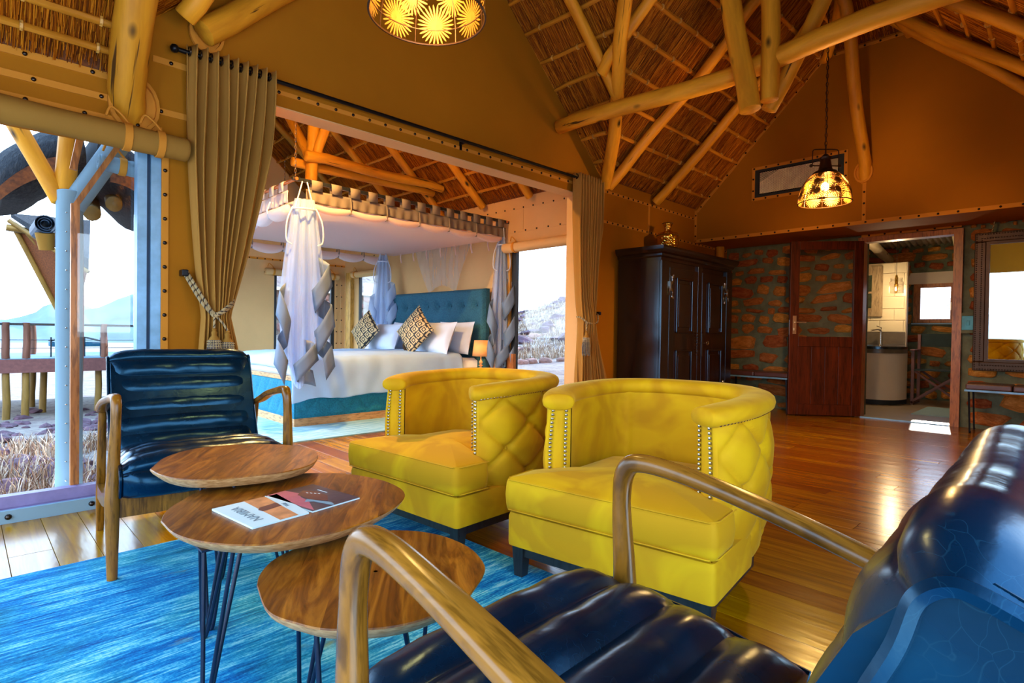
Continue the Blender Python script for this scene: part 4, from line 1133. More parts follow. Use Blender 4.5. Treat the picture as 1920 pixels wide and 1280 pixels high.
# dry grass
def grass(n, th0, th1, r0, r1, h0, h1, name, seed, cl=5):
    r = random.Random(seed); mb = MB()
    for i in range(n):
        th = radians(r.uniform(th0, th1)); d = r0 + (r1 - r0) * r.random() ** 1.3; x, y = d * cos(th), d * sin(th)
        if 1.1 < x < XR + .7 and y < YF + .5: continue
        if x < XB + 1 and y < YP + .4 and x > -1.7: continue
        z = ground_z(x, y); hs = r.uniform(h0, h1)
        for k in range(cl):
            a = r.uniform(0, 6.28); l = r.uniform(.2, .7) * hs; wd = .006 * (1 + d * .06)
            bx, by = x + r.uniform(-.06, .06), y + r.uniform(-.06, .06); hh_ = hs * r.uniform(.6, 1)
            px, py = -sin(a) * wd, cos(a) * wd
            mb.add([(bx - px, by - py, z - .03), (bx + px, by + py, z - .03), (bx + cos(a) * l * .4 + px * .6, by + sin(a) * l * .4 + py * .6, z + hh_ * .65), (bx + cos(a) * l * .4 - px * .6, by + sin(a) * l * .4 - py * .6, z + hh_ * .65), (bx + cos(a) * l, by + sin(a) * l, z + hh_)], [(0, 1, 2, 3), (3, 2, 4)])
    o = mb.build(name, 'dry_grass'); o['kind'] = 'stuff'; tag(o, 'dry pale grass tufts growing ' + ('on the slope outside the left window' if th0 > 75 else 'on the hillside behind the bedroom'), 'grass')
grass(900, 80, 93, 5.2, 13, .12, .34, 'dry_grass', 31)
grass(8000, 34, 68, 12.0, 45, .07, .20, 'dry_grass', 32)
# low kerbs of pink stones behind the bedroom window
kb = struct(MB().box(6.4, 10.4, 6.9, 7.15, -.2, .18, mat4=Matrix.Translation((8.2, 7.0, 0)) @ Matrix.Rotation(radians(-42), 4, 'Z') @ Matrix.Translation((-8.2, -7.0, 0))).build('stone_kerb', 'mortar_pale'), 'low kerb of pink stones')
r_ = random.Random(5)
def kerb(n, p1, p2, s):
    p1 = Vector(p1); p2 = Vector(p2); d = p2 - p1; ang = atan2(d.y, d.x)
    for i in range(n):
        p = p1 + d * ((i + .5) / n) + Vector((r_.uniform(-.05, .05), r_.uniform(-.05, .05), 0)); ss = d.length / n
        o = inst(STP[r_.randrange(10)], 'stone', kb, (p.x, p.y, p.z), (pi / 2, 0, ang), (ss * .95, s * r_.uniform(.8, 1.1), s * .55))
kerb(17, (6.6, 8.6, .28), (10.6, 6.1, .50), .24); kerb(14, (6.2, 7.9, .12), (9.8, 5.6, .33), .24); kerb(10, (6.4, 7.1, .02), (9.0, 5.2, .12), .22); kerb(16, (8.4, 11.2, .42), (13.2, 8.3, .62), .26); kerb(14, (10.4, 13.9, .72), (16.0, 10.4, .95), .30)
# retaining wall beyond the far bedroom window
rw = struct(MB().box(4.0, 11.0, 13.0, 13.5, -.5, 1.86).build('retaining_wall', 'mortar_pale'), 'pink rubble retaining wall beyond the far window')
stonework(rw, 4.02, 9.0, .2, 1.86, lambda s, z: (s, 12.998, z), rotface((0, -1, 0), (1, 0, 0)), STP, .16, .30, (), 1.0, 2.0, .03, .05, 8)
MB().box(4.0, 11.0, 12.9, 13.6, 1.86, 1.93).build('coping', 'white_plaster', rw)
plate('bank', [(4.2, 13.5, 1.7), (12, 13.5, 1.7), (14, 22, 6.0), (6.5, 22, 6.0)], (0, -.45, .9), .3, 'ground_soil', rw)

# thatched porch roof just outside the left window
pr = thing('thatched_porch_roof', 'thick shaggy thatched ridge end outside the left window', 'roof', (.60, 5.0, 0))
def lobe(sgn):
    mb = MB(); rings = []; n = 18
    for k in range(13):
        t = k / 12; cx_ = sgn * (.03 + .42 * t); cz = 2.10 - .06 * t - .30 * t * t
        hh_ = .17 * (1 - .10 * t); ww = .10
        if t > .8: hh_ *= sqrt(max(.02, 1 - ((t - .8) / .21) ** 2))
        dirx, dirz = sgn * .42, -.06 - .6 * t; l_ = sqrt(dirx ** 2 + dirz ** 2); nx, nz = -dirz / l_ * sgn, dirx / l_ * sgn
        ring = []
        for j in range(n):
            a = 2 * pi * j / n; yy = .55 * cos(a); hz = sin(a) * hh_ * (1.0 if sin(a) > 0 else .9); 
            yy = math.copysign(abs(cos(a)) ** .5, cos(a)) * .5; nn = .012 * mnoise.noise((t * 20, j * 2.0, sgn))
            ring.append((cx_ + nx * (hz + nn), yy, cz + nz * (hz + nn)))
        rings.append(ring)
    mb.rings(rings); return mb
for s_ in (-1, 1):
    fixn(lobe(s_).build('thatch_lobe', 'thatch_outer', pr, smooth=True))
    mb = MB()
    mb.grid(lambda u, v: (s_ * (.10 + .34 * u), -.515 - .004 * sin(u * 9), 1.90 - .22 * u * u + .12 * v * (1 - u * .3)), 12, 3); mb.build('cut_thatch_edge', 'thatch_base', pr)
for (x, z, L) in ((-.10, 1.83, .20), (.02, 1.70, .28), (.14, 1.78, .2)):
    pole('rafter_tail', (x, -.40, z), (x + .12, .5, z + .25), .05, .05, 'pole_out', pr, 12, 0)
pole('ridge_post', (0.02, .35, -1.3), (0.02, .35, 1.95), .06, .05, 'pole_red', pr)

# neighbouring chalet across the slope
nc = thing('neighbour_chalet', 'distant timber deck on stilts with railing and thatched roof', 'building', (0, 22, 0))
MB().box(-1.5, 7, 0, 5, -.06, 0).build('deck_boards', 'deck_top', nc)
MB().box(-1.5, 7, -.06, .0, -.42, -.02).build('deck_fascia', 'deck_red', nc)
def npost(px_x, y, z0, z1, m='pole_red', nm='railing_post'): return pole(nm, (px_x, y, z0), (px_x, y, z1), .10, .09, m, nc, 8, .02)
for x, y in ((.95, .08), (1.40, .08), (2.22, .08), (3.3, .08), (1.75, 3.2), (-.3, .08)):
    npost(x, y, 0, 1.06)
for x, y in ((.95, .1), (1.40, .1), (1.88, 1.2), (2.22, .1), (1.75, 3.2), (3.2, .4), (-.2, .2)):
    npost(x, y, -3.4, -.1, 'pole_out', 'stilt')
MB().box(-1.5, 7, .04, .12, .98, 1.05).build('handrail', 'dark_wood', nc)
for z in (.30, .55): MB().tube([(-1.5, .08, z), (7, .08, z)], .012, 4).build('cable', 'black_metal', nc)
mb = MB()
tip = (1.05, -.1, 4.10); e1 = (2.75, -1.0, 2.65); r1 = (3.0, .6, 4.05); e2 = (3.4, 1.0, -.9 + 2.0)
up = lambda p, d: (p[0], p[1], p[2] + d)
mb.add([tip, e1, r1, up(tip, .12), up(e1, .35), up(r1, .35)], [(0, 2, 1), (3, 4, 5), (0, 1, 4, 3), (1, 2, 5, 4), (2, 0, 3, 5)])
fixn(mb).build if False else None
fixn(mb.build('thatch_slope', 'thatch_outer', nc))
mb = MB(); tip2 = (1.15, 0, 3.95); mb.add([tip2, (2.72, -.95, 2.6), (2.6, .9, .6), up(tip2, .05), (2.72, -.95, 2.66), (2.6, .9, .66)], [(0, 1, 2), (5, 4, 3), (0, 3, 4, 1), (1, 4, 5, 2), (2, 5, 3, 0)]); fixn(mb.build('thatch_underside', 'thatch_base', nc))
pole('barge_pole', (1.0, -.12, 4.0), (2.75, -1.0, 2.6), .06, .06, 'pole_out', nc, 8, 0)
pole('barge_pole', (1.1, 0, 3.9), (2.6, .9, .55), .07, .07, 'pole_out', nc, 8, 0)
pole('barge_pole', (1.4, -.1, 3.7), (2.75, .1, 1.9), .06, .06, 'pole_out', nc, 8, 0)
pole('ridge_end', (.95, -.1, 3.80), (1.5, -.1, 3.75), .10, .10, 'pole_out', nc, 8, 0)
pole('roof_post', (2.36, 1.0, 0), (2.36, 1.0, 2.1), .09, .09, 'pole_red', nc, 8, 0)
ds = thing('deck_lounger', 'dark cushioned daybed standing on the distant deck', 'daybed', (2.05, 22.9, 0))
MB().box(0, 1.3, 0, .8, .32, .46).build('mattress', 'teal_tweed', ds, bevel=.03)
mb = MB(); mb.grid(lambda u, v: (.0 + 1.3 * u, .8 * v, .50 + .14 * sin(pi * u)), 10, 2); mb.build('cushion', 'olive_canvas', ds, solid=.04)
for x in (.0, .4, .85, 1.28): MB().box(x - .02, x + .02, 0, .04, 0, .62).build('leg', 'dark_gap', ds)

# ------------------------------------------------------------------ rugs
tag(MB().box(-1.2, 1.70, -.38, 2.80, -.001, .010).build('area_rug', 'rug_blue', rot=(0, 0, radians(1.6))), 'distressed bright blue woven rug under the coffee tables', 'rug')
tag(MB().box(1.92, 4.6, 4.65, 8.6, -.001, .012).build('bedroom_rug', 'rug_pale'), 'pale turquoise woven rug under the bed', 'rug')

# ------------------------------------------------------------------ mustard barrel armchairs
def nail_row(mb, pts, nrm, sp=.0148, r=.0068):
    for a, b in zip(pts, pts[1:]):
        a = Vector(a); b = Vector(b); n = max(1, int((b - a).length / sp))
        for i in range(n):
            p = a.lerp(b, (i + .5) / n); mb.sphere(p, r, 6, 4, sc3=(1, 1, 1))
def outline_rings(mb, outline, levels):
    """levels: list of (inset, z); outline counter clockwise list of (x,y)"""
    n = len(outline); rings = []
    for ins, z in levels:
        ring = []
        for i in range(n):
            p0 = Vector(outline[i - 1]); p1 = Vector(outline[i]); p2 = Vector(outline[(i + 1) % n])
            d1 = (p1 - p0).normalized(); d2 = (p2 - p1).normalized(); n1 = Vector((-d1.y, d1.x)); n2 = Vector((-d2.y, d2.x))
            nn = (n1 + n2); nn = nn / max(.35, nn.length_squared) * 2 * .5 * 2 if nn.length > .01 else n1
            nn = (n1 + n2).normalized() / max(.5, (n1 + n2).normalized().dot(n1))
            ring.append((p1.x + nn.x * ins, p1.y + nn.y * ins, z))
        rings.append(ring)
    return rings
def dens(outline, step=.03, rad=.03):
    out = []
    n = len(outline)
    for i in range(n):
        p0 = Vector(outline[i - 1]); p1 = Vector(outline[i]); p2 = Vector(outline[(i + 1) % n])
        a = p1 + (p0 - p1).normalized() * rad; b = p1 + (p2 - p1).normalized() * rad
        for k in range(5):
            t = k / 4; out.append(tuple((a * (1 - t) ** 2 + p1 * 2 * t * (1 - t) + b * t * t)))
        c = p2 + (p1 - p2).normalized() * rad; m = int((c - b).length / step)
        for k in range(1, m): out.append(tuple(b.lerp(c, k / m)))
    return out
def barrel_chair(label, loc, rz):
    t = thing('barrel_armchair', label, 'armchair', loc, rz, None)
    # local: front looks to -y, width along x, origin on the floor under the front edge
    W = .405; D = .84
    # base
    ol = dens([(-W + .005, .0), (W - .005, .0), (W - .005, .42), (-W + .005, .42)], .04, .025)
    mb = MB(); mb.rings(outline_rings(mb, ol, [(.02, .128), (.002, .134), (0, .15), (0, .245), (.006, .26), (.03, .266)])); mb.build('seat_base', 'mustard_velvet', t, smooth=True)
    # T-shaped cushion
    ol = dens([(-W, -.012), (W, -.012), (W, .185), (.292, .205), (.285, .62), (.12, .72), (-.12, .72), (-.285, .62), (-.292, .205), (-W, .185)], .03, .028)
    mb = MB(); lv = [(.02, .268), (.004, .274), (.0, .29), (-.004, .33), (.0, .375), (.005, .388), (.018, .395)]
    R_ = outline_rings(mb, ol, lv)
    base = R_[-1]; cx_, cy_ = 0, .30
    for s_, dz in ((.85, .012), (.6, .026), (.3, .034), (.05, .036)):
        R_.append([(cx_ + (x - cx_) * s_, cy_ + (y - cy_) * s_, .395 + dz) for x, y, z in base])
    mb.rings(R_); cu = mb.build('seat_cushion', 'mustard_velvet', t, smooth=True, auto=False)
    # piping seam round the cushion
    mb = MB()
    for z, ins in ((.389, .004), (.275, .003)):
        ring = outline_rings(mb, ol, [(ins, z)])[0]; ring = [p for p in ring if p[1] < .2]
        ring.sort(key=lambda p: (atan2(p[1] - .12, p[0]) + 2 * pi + pi / 2 + .01) % (2 * pi) if False else 0)
        pts = [p for p in ring]
        mb.tube([(-W - .001, .18, z), (-W + .001, .02, z), (-W + .022, -.011, z), (W - .022, -.011, z), (W - .001, .02, z), (W + .001, .18, z)], .0028, 5)
    mb.build('piping', 'mustard_velvet', cu, smooth=True)
    # barrel path (outer face), from right arm front round the back to the left arm front
    def path(u):      # u 0..1
        a = -pi * .5 + (pi * 1.0) * 0
        th = radians(-38) + radians(256) * u          # around centre
        e = 2 / 2.5; c, s_ = cos(th), sin(th)
        return (W * math.copysign(abs(c) ** e, c) * 1.0, .47 + (.385 if s_ > 0 else .42) * math.copysign(abs(s_) ** e, s_))
    N = 150; P = [path(i / N) for i in range(N + 1)]
    arc = [0]
    for a, b in zip(P, P[1:]): arc.append(arc[-1] + sqrt((a[0] - b[0]) ** 2 + (a[1] - b[1]) ** 2))
    Ltot = arc[-1]; NR = []
    for i in range(N + 1):
        a = P[max(0, i - 1)]; b = P[min(N, i + 1)]; d = Vector((b[0] - a[0], b[1] - a[1])).normalized(); NR.append((d.y, -d.x))
    topz = lambda i: .685 + .035 * sin(pi * i / N) ** .7
    def tuft(s, z):
        p, q = Ltot / 7.0, .235
        a = (s - Ltot / 2) / p + (z - .43) / q; b = (s - Ltot / 2) / p - (z - .43) / q
        da = abs(a - round(a)); db = abs(b - round(b)); m = min(da, db) * p * .7
        v = -.013 * exp(-(m / .010) ** 2); k = sqrt(da * da + db * db) * p * .7
        v -= .016 * exp(-(k / .022) ** 2); v += .014 * (min(da, db) * 2) ** .6
        return v
    NV = 56
    def outer(i, j):
        z = .135 + (topz(i) - .02 - .135) * j / NV; f = j / NV
        prof = .020 * sin(pi * min(1, f * 1.02)) - .026 * (1 - f) ** 2.2
        s = arc[i]; edge = min(1, s / .05, (Ltot - s) / .05); edge = max(0, edge) ; e2 = min(1, f / .05, (1 - f) / .04)
        o = prof + tuft(s, z) * edge * e2
        return (P[i][0] + NR[i][0] * o, P[i][1] + NR[i][1] * o, z)
    mb = MB(); vs = [outer(i, j) for j in range(NV + 1) for i in range(N + 1)]
    mb.add(vs, [(j * (N + 1) + i, j * (N + 1) + i + 1, (j + 1) * (N + 1) + i + 1, (j + 1) * (N + 1) + i) for j in range(NV) for i in range(N)])
    to = mb.build('tufted_shell', 'mustard_velvet', t, smooth=True, auto=False)
    # buttons of the tufting
    p, q = Ltot / 7.0, .235
    for a in range(-6, 7):
        for b in range(-6, 7):
            s = Ltot / 2 + p * (a + b) / 2; z = .43 + q * (a - b) / 2
            if .06 < s < Ltot - .06 and .17 < z < .66:
                i = min(range(N + 1), key=lambda k: abs(arc[k] - s)); j = int((z - .135) / (topz(i) - .155) * NV); pt = outer(i, min(NV, j)); mb = MB(); mb.sphere((pt[0] + NR[i][0] * .004, pt[1] + NR[i][1] * .004, pt[2]), .010, 8, 5); mb.build('button', 'mustard_velvet', to, smooth=True)
    # inner face, end faces
    TH = .088
    mb = MB(); inn = []
    for j in range(9):
        f = j / 8
        for i in range(N + 1):
            z = .30 + (topz(i) - .02 - .30) * f; o = -TH
            sv = abs(((arc[i] / Ltot) * 3) % 1 - .5); o -= .004 * (exp(-((.5 - sv) * 30) ** 2))
            inn.append((P[i][0] + NR[i][0] * o, P[i][1] + NR[i][1] * o, z))
    mb.add(inn, [(j * (N + 1) + i, (j + 1) * (N + 1) + i, (j + 1) * (N + 1) + i + 1, j * (N + 1) + i + 1) for j in range(8) for i in range(N)])
    mb.build('inner_back', 'mustard_velvet', t, smooth=True, auto=False)
    for i, sg in ((0, 1), (N, -1)):
        mb = MB(); cols = []
        tx, ty = (P[1][0] - P[0][0], P[1][1] - P[0][1]) if i == 0 else (P[N - 1][0] - P[N][0], P[N - 1][1] - P[N][1]); l_ = sqrt(tx * tx + ty * ty); tx /= -l_; ty /= -l_
        for jj in range(13):
            f = jj / 12; z = .16 + (topz(i) - .015 - .16) * f; row = []
            for kk in range(13):
                g_ = kk / 12; prof = .020 * sin(pi * min(1, f * 1.02)) - .026 * (1 - f) ** 2.2
                o = prof * (1 - g_) + (-TH) * g_; bul = .016 * sin(pi * g_) ** .5 - .010 * exp(-((g_ - .22) * 22) ** 2) - .010 * exp(-((g_ - .78) * 22) ** 2)
                row.append((P[i][0] + NR[i][0] * o + tx * bul, P[i][1] + NR[i][1] * o + ty * bul, z))
            cols.append(row)
        vs = [p for r in cols for p in r]; fs = [(a * 13 + b, a * 13 + b + 1, (a + 1) * 13 + b + 1, (a + 1) * 13 + b) for a in range(12) for b in range(12)]
        if sg > 0: fs = [f[::-1] for f in fs]
        mb.add(vs, fs); af = mb.build('arm_front', 'mustard_velvet', t, smooth=True, auto=False)
        nb = MB(); zt_ = topz(i) - .035
        for g_ in (.20, .80):
            pts = []
            for f in (0.30, .5, .7, .9, 1.0):
                z = .16 + (zt_ - .16) * f; prof = .020 * sin(pi * f) - .026 * (1 - f) ** 2.2; o = prof * (1 - g_) - TH * g_
                pts.append((P[i][0] + NR[i][0] * o + tx * .014, P[i][1] + NR[i][1] * o + ty * .014, z))
            nail_row(nb, pts, None)
            top = pts[-1]
            if g_ == .20: t0_ = top
        nail_row(nb, [t0_, top], None)
        # row under the roll along the outside
        m = 0
        ids = range(0, int(N * .42)) if sg > 0 else range(N, int(N * .58), -1)
        line = [(P[k][0] + NR[k][0] * .012, P[k][1] + NR[k][1] * .012, topz(k) - .030) for k in ids]
        line = [t0_] + line[::4]
        nail_row(nb, line, None)
        o = nb.build('nailhead_trim', 'nail_metal', af, smooth=True); o['kind'] = 'stuff'
    # rolled top
    mb = MB(); rings = []
    for i in range(-3, N + 4):
        ii = min(N, max(0, i)); ext = (i - ii); fsh = 1.0 if ext == 0 else (1 - (abs(ext) / 3.6) ** 2) ** .5
        tx, ty = (0, 0)
        if ext: 
            a, b = (P[0], P[1]) if ii == 0 else (P[N], P[N - 1]); l_ = sqrt((a[0] - b[0]) ** 2 + (a[1] - b[1]) ** 2); tx = (a[0] - b[0]) / l_ * .010 * abs(ext); ty = (a[1] - b[1]) / l_ * .010 * abs(ext)
        cx_ = P[ii][0] - NR[ii][0] * .038 + tx; cy_ = P[ii][1] - NR[ii][1] * .038 + ty; zc = topz(ii) - .008
        ring = []
        for k in range(16):
            a = 2 * pi * k / 16; ww = .066 * (.75 + .25 * fsh) ; hh_ = .036 * (.5 + .5 * fsh)
            if fsh < .2: ww *= .8
            x_ = math.copysign(abs(cos(a)) ** .8, cos(a)) * ww; z_ = math.copysign(abs(sin(a)) ** .8, sin(a)) * hh_
            ring.append((cx_ + NR[ii][0] * x_, cy_ + NR[ii][1] * x_, zc + z_))
        rings.append(ring)
    mb.rings(rings); mb.build('top_roll', 'mustard_velvet', t, smooth=True, auto=False)
    # dark plinth frame and legs
    MB().box(-.385, .385, .03, .07, .09, .13).box(-.375, -.335, .07, .52, .09, .13).box(.335, .375, .07, .52, .09, .13).box(-.25, .25, .66, .70, .09, .13).build('plinth', 'black_wood', t)
    for x, y in ((-.36, .045), (.36, .045), (-.24, .68), (.24, .68)):
        mb = MB(); mb.rings([[(x - w_, y - w_, z), (x + w_, y - w_, z), (x + w_, y + w_, z), (x - w_, y + w_, z)] for w_, z in ((.026, .13), (.018, .001))]); mb.build('leg', 'black_wood', t)
    return t
barrel_chair('mustard velvet barrel armchair nearer the camera, behind the oak chair arm', (1.565, 1.165, 0), radians(-82.5))
barrel_chair('mustard velvet barrel armchair nearer the bed, behind the coffee tables', (1.44, 2.21, 0), radians(-86))

# ------------------------------------------------------------------ leather and oak lounge chairs
def lounge_chair(label, loc, rz, cat='armchair', dz=0):
    t = thing('leather_lounge_chair', label, cat, loc, rz)
    # local: looks to +y; arms at x=+-.32
    for s_ in (-1, 1):
        x = s_ * .322
        path = [(x, .345, 0), (x, .335, .16), (x, .335, .30), (x * .985, .335, .45), (x * .97, .342, .60), (x * .965, .330, .672), (x * .97, .285, .690 + dz), (x * .99, .17, .675 + dz), (x * 1.01, .02, .640), (x * 1.02, -.12, .600), (x * 1.0, -.23, .572)]
        wd = [.034, .042, .050, .040, .034, .037, .038, .040, .048, .050, .034]
        hd = [.034, .050, .060, .045, .036, .040, .036, .030, .027, .027, .024]
        pts = catmull(path, 7); ws = lerp_list(wd, 7); hs = lerp_list(hd, 7); mb = MB(); rings = []
        for i, p in enumerate(pts):
            tn = (pts[min(i + 1, len(pts) - 1)] - pts[max(i - 1, 0)]).normalized(); sx_ = Vector((1, 0, 0)); up = tn.cross(sx_).normalized(); sx2 = up.cross(tn).normalized()
            rings.append([p + sx2 * a + up * b for a, b in rrect(ws[i], hs[i], min(ws[i], hs[i]) * .42, 3)])
        mb.rings(rings); mb.build('arm_frame', 'oak_arm', t, smooth=True, auto=False)
        # rear leg
        mb = MB(); rings = []
        for yy, zz, w_, h_ in ((-.36, 0, .030, .036), (-.33, .18, .036, .052), (-.27, .36, .034, .046), (-.205, .585, .030, .040)):
            rings.append([(x + a, yy + b, zz) for a, b in rrect(w_, h_, .009, 3)])
        mb.rings(rings); mb.build('rear_leg', 'oak_arm', t, smooth=True)
        mb = MB(); rings = []
        for yy, z0_, z1_ in ((.33, .265, .355), (.2, .245, .305), (0, .205, .258), (-.2, .180, .235), (-.33, .165, .235)):
            rings.append([(x - .014, yy, z0_), (x + .014, yy, z0_), (x + .014, yy, z1_), (x - .014, yy, z1_)])
        mb.rings(rings); mb.build('side_rail', 'oak_arm', t, smooth=True)
    MB().box(-.31, .31, .315, .345, .235, .315).build('front_rail', 'oak_arm', t, bevel=.004)
    MB().box(-.31, .31, -.33, -.30, .185, .25).build('back_rail', 'oak_arm', t, bevel=.004)
    # channelled upholstery, profile curve in the y-z plane
    def channels(prof, thick, nch, name, hw, amp, back_=None):
        pts = catmull(prof, 14); n = len(pts); L = [0]
        for a, b in zip(pts, pts[1:]): L.append(L[-1] + (b - a).length)
        NU = 26; mb = MB(); top = []; bot = []
        for i in range(n):
            tn = (pts[min(i + 1, n - 1)] - pts[max(i - 1, 0)]).normalized(); nn = Vector((0, tn.z, -tn.y))
            f = L[i] / L[-1] * nch; ph = f - int(f) if f < nch else 1.0; b_ = abs(sin(pi * f)) ** .62
            rt, rb = [], []
            for k in range(NU + 1):
                u = -1 + 2 * k / NU; e = (1 - abs(u) ** (9 if back_ else 6)); endr = (1 - abs(u) ** 14)
                off = amp * b_ * e + .018 * endr - .018 + .004 * b_ * mnoise.noise((u * 5, L[i] * 16, nch)); th_ = thick if back_ is None else thick * (1 - .88 * max(0, (L[i] / L[-1] - .70) / .30) ** .8)
                rt.append(pts[i] + nn * off + Vector((u * hw, 0, 0))); rb.append(pts[i] - nn * (th_ + .018 * (back_ is not None)) + Vector((u * hw, 0, 0)))
            top.append(rt); bot.append(rb)
        # closed section per column: go along top then back along the bottom
        rings = [[top[i][k] for i in range(n)] + [bot[i][k] for i in range(n - 1, -1, -1)] for k in range(NU + 1)]
        mb.rings(rings, cap=False); m_ = 2 * n
        for base, fl_ in ((0, 0), (NU * m_, 1)):
            for i in range(n - 1):
                qf = (base + i, base + i + 1, base + m_ - 2 - i, base + m_ - 1 - i); mb.f.append(qf[::-1] if fl_ else qf); mb.mi.append(0)
        o = fixn(mb.build(name, 'navy_leather', t, smooth=True))
        for s2 in (0, NU):
            mb = MB(); off = Vector(((1 if s2 else -1) * .002, 0, 0))
            if back_:
                pl_ = [tuple(top[i][s2]) for i in range(0, n, 2)] + [(top[0][s2].x, y, z) for y, z in ((-.330, .80), (-.31, .74), (-.25, .60), (-.19, .46), (-.14, .36))]
                plate('side_panel', [Vector(p) + off for p in pl_], (1 if s2 else -1, 0, 0), .004, 'navy_leather', t)
            mb.tube([top[i][s2] + off * 1.5 for i in range(0, n, 2)], .0065, 6); mb.build('piping', 'navy_leather', o, smooth=True)
        mb = MB()
        for i in (0, n - 1):
            mb.tube([top[i][k] for k in range(NU + 1)], .005, 6)
        return o
    channels([(0, .400, .315), (0, .425, .37), (0, .418, .420), (0, .37, .448), (0, .20, .450), (0, .05, .430), (0, -.03, .420)], .10, 5, 'seat_cushion', .298, .036)
    channels([(0, -.065, .40), (0, -.110, .50), (0, -.158, .60), (0, -.196, .70), (0, -.225, .78), (0, -.240, .815), (0, -.270, .832), (0, -.310, .820)], .050, 6, 'back_cushion', .298, .018, 1)
    # upholstered outside of the back
    mb = MB(); prof = [(-.045, .36), (-.09, .47), (-.135, .58), (-.18, .69), (-.218, .765), (-.25, .80), (-.285, .818), (-.325, .80), (-.31, .74), (-.25, .60), (-.19, .46), (-.14, .34)]
    mb.rings([[(x, y, z) for y, z in prof] for x in (-.291, .291)]); fixn(mb.build('back_panel', 'navy_leather', t, smooth=True))
    return t
lounge_chair('navy channelled leather armchair with oak arms beside the left window', (.757, 2.845, 0), radians(174.8), dz=-.008)
lounge_chair('navy channelled leather armchair with oak arms in the right foreground', (.685, .325, 0), radians(1.5), dz=.0)

# ------------------------------------------------------------------ coffee tables (tops follow measured outlines)
def coffee_table(name, label, outline, z, feet, hole=None, rot=0.6):
    cx_ = sum(p[0] for p in outline) / len(outline); cy_ = sum(p[1] for p in outline) / len(outline)
    t = thing(name, label, 'table', (cx_, cy_, 0))
    ol = [tuple(v)[:2] for v in catmull([(x - cx_, y - cy_, 0) for x, y in outline] + [(outline[0][0] - cx_, outline[0][1] - cy_, 0)], 5)][:-1]
    ar = sum(ol[i - 1][0] * ol[i][1] - ol[i][0] * ol[i - 1][1] for i in range(len(ol)))
    if ar < 0: ol = ol[::-1]
    ctr = Vector((0, 0))
    def sc_(f, zz): return [(x * f, y * f, zz) for x, y in ol]
    mb = MB(); mb.rings([sc_(.90, z - .032), sc_(.965, z - .018), sc_(.992, z - .008), sc_(1.0, z - .003)], 1, cap=False)
    mb.rings([sc_(1.0, z - .003), sc_(.994, z), sc_(.5, z), sc_(.02, z)], 0, cap=False)
    o = len(mb.v); mb.add(sc_(.90, z - .032), [tuple(range(len(ol)))[::-1]], 1); n_ = len(ol)
    mb.build('tabletop', ['table_wood', 'table_edge'], t, smooth=True)
    for (fx, fy) in feet:
        # three-rod hairpin leg
        fx -= cx_; fy -= cy_; d = Vector((fx, fy)).normalized(); s_ = Vector((-d.y, d.x)); a = Vector((fx, fy)) - d * .035
        mb = MB()
        tops = [a - d * .0 + s_ * .055, a - d * .0 - s_ * .055, a - d * .075]
        for q_ in (0, 1):
            p1 = tops[q_]; p2 = tops[1 - q_] if q_ == 0 else tops[2]
            foot = Vector((fx, fy)); fs = foot + (tops[q_] - a) * .13; f2 = foot + ((tops[1] if q_ == 0 else tops[2]) - a) * .13
            a1 = tops[0] if q_ == 0 else tops[1]; b1 = tops[1] if q_ == 0 else tops[2]
            fa = foot + (a1 - a) * .16; fb = foot + (b1 - a) * .16
            pts = [(a1.x, a1.y, z - .033)] + [(a1.x + (fa.x - a1.x) * k, a1.y + (fa.y - a1.y) * k, (z - .033) * (1 - k) + .03 * k) for k in (.33, .66, .97)] + [(foot.x, foot.y, .012)] + [(b1.x + (fb.x - b1.x) * k, b1.y + (fb.y - b1.y) * k, (z - .033) * (1 - k) + .03 * k) for k in (.97, .66, .33)] + [(b1.x, b1.y, z - .033)]
            mb.tube(catmull(pts, 3), .0055, 8)
        mb.box(a.x - .05, a.x + .05, a.y - .04, a.y + .04, z - .036, z - .031)
        mb.build('hairpin_leg', 'hairpin_metal', t, smooth=True)
    return t
TA = [(0.433, 2.09), (0.516, 2.254), (0.649, 2.346), (0.816, 2.299), (0.924, 2.18), (0.957, 2.058), (0.92, 1.93), (0.85, 1.826), (0.749, 1.782), (0.637, 1.794), (0.536, 1.833), (0.471, 1.898), (0.44, 1.993)]
TB = [(0.372, 1.677), (0.403, 1.759), (0.456, 1.833), (0.545, 1.926), (0.668, 1.973), (0.816, 1.939), (0.957, 1.825), (1.013, 1.671), (1.01, 1.545), (0.981, 1.465), (0.925, 1.404), (0.846, 1.352), (0.739, 1.314), (0.649, 1.3), (0.538, 1.32), (0.465, 1.368), (0.404, 1.455), (0.373, 1.554)]
TC = [(0.457, 1.244), (0.485, 1.299), (0.539, 1.357), (0.618, 1.393), (0.709, 1.408), (0.801, 1.38), (0.892, 1.303), (0.933, 1.211), (0.934, 1.102), (0.902, 1.012), (0.867, 0.965), (0.806, 0.923), (0.737, 0.887), (0.642, 0.88), (0.563, 0.905), (0.488, 0.966), (0.454, 1.026), (0.43, 1.112)]
coffee_table('coffee_table', 'small round teak coffee table nearest the left leather armchair, highest of the three', TA, .50, [(.56, 1.90), (.85, 2.02), (.70, 2.26)])
coffee_table('coffee_table', 'large round teak coffee table holding two brochures, middle of the three', TB, .45, [(.43, 1.50), (.53, 1.86), (.90, 1.60)])
coffee_table('coffee_table', 'lowest round teak coffee table, behind the foreground oak arm', TC, .40, [(.52, 1.03), (.85, 1.20), (.60, 1.33)])

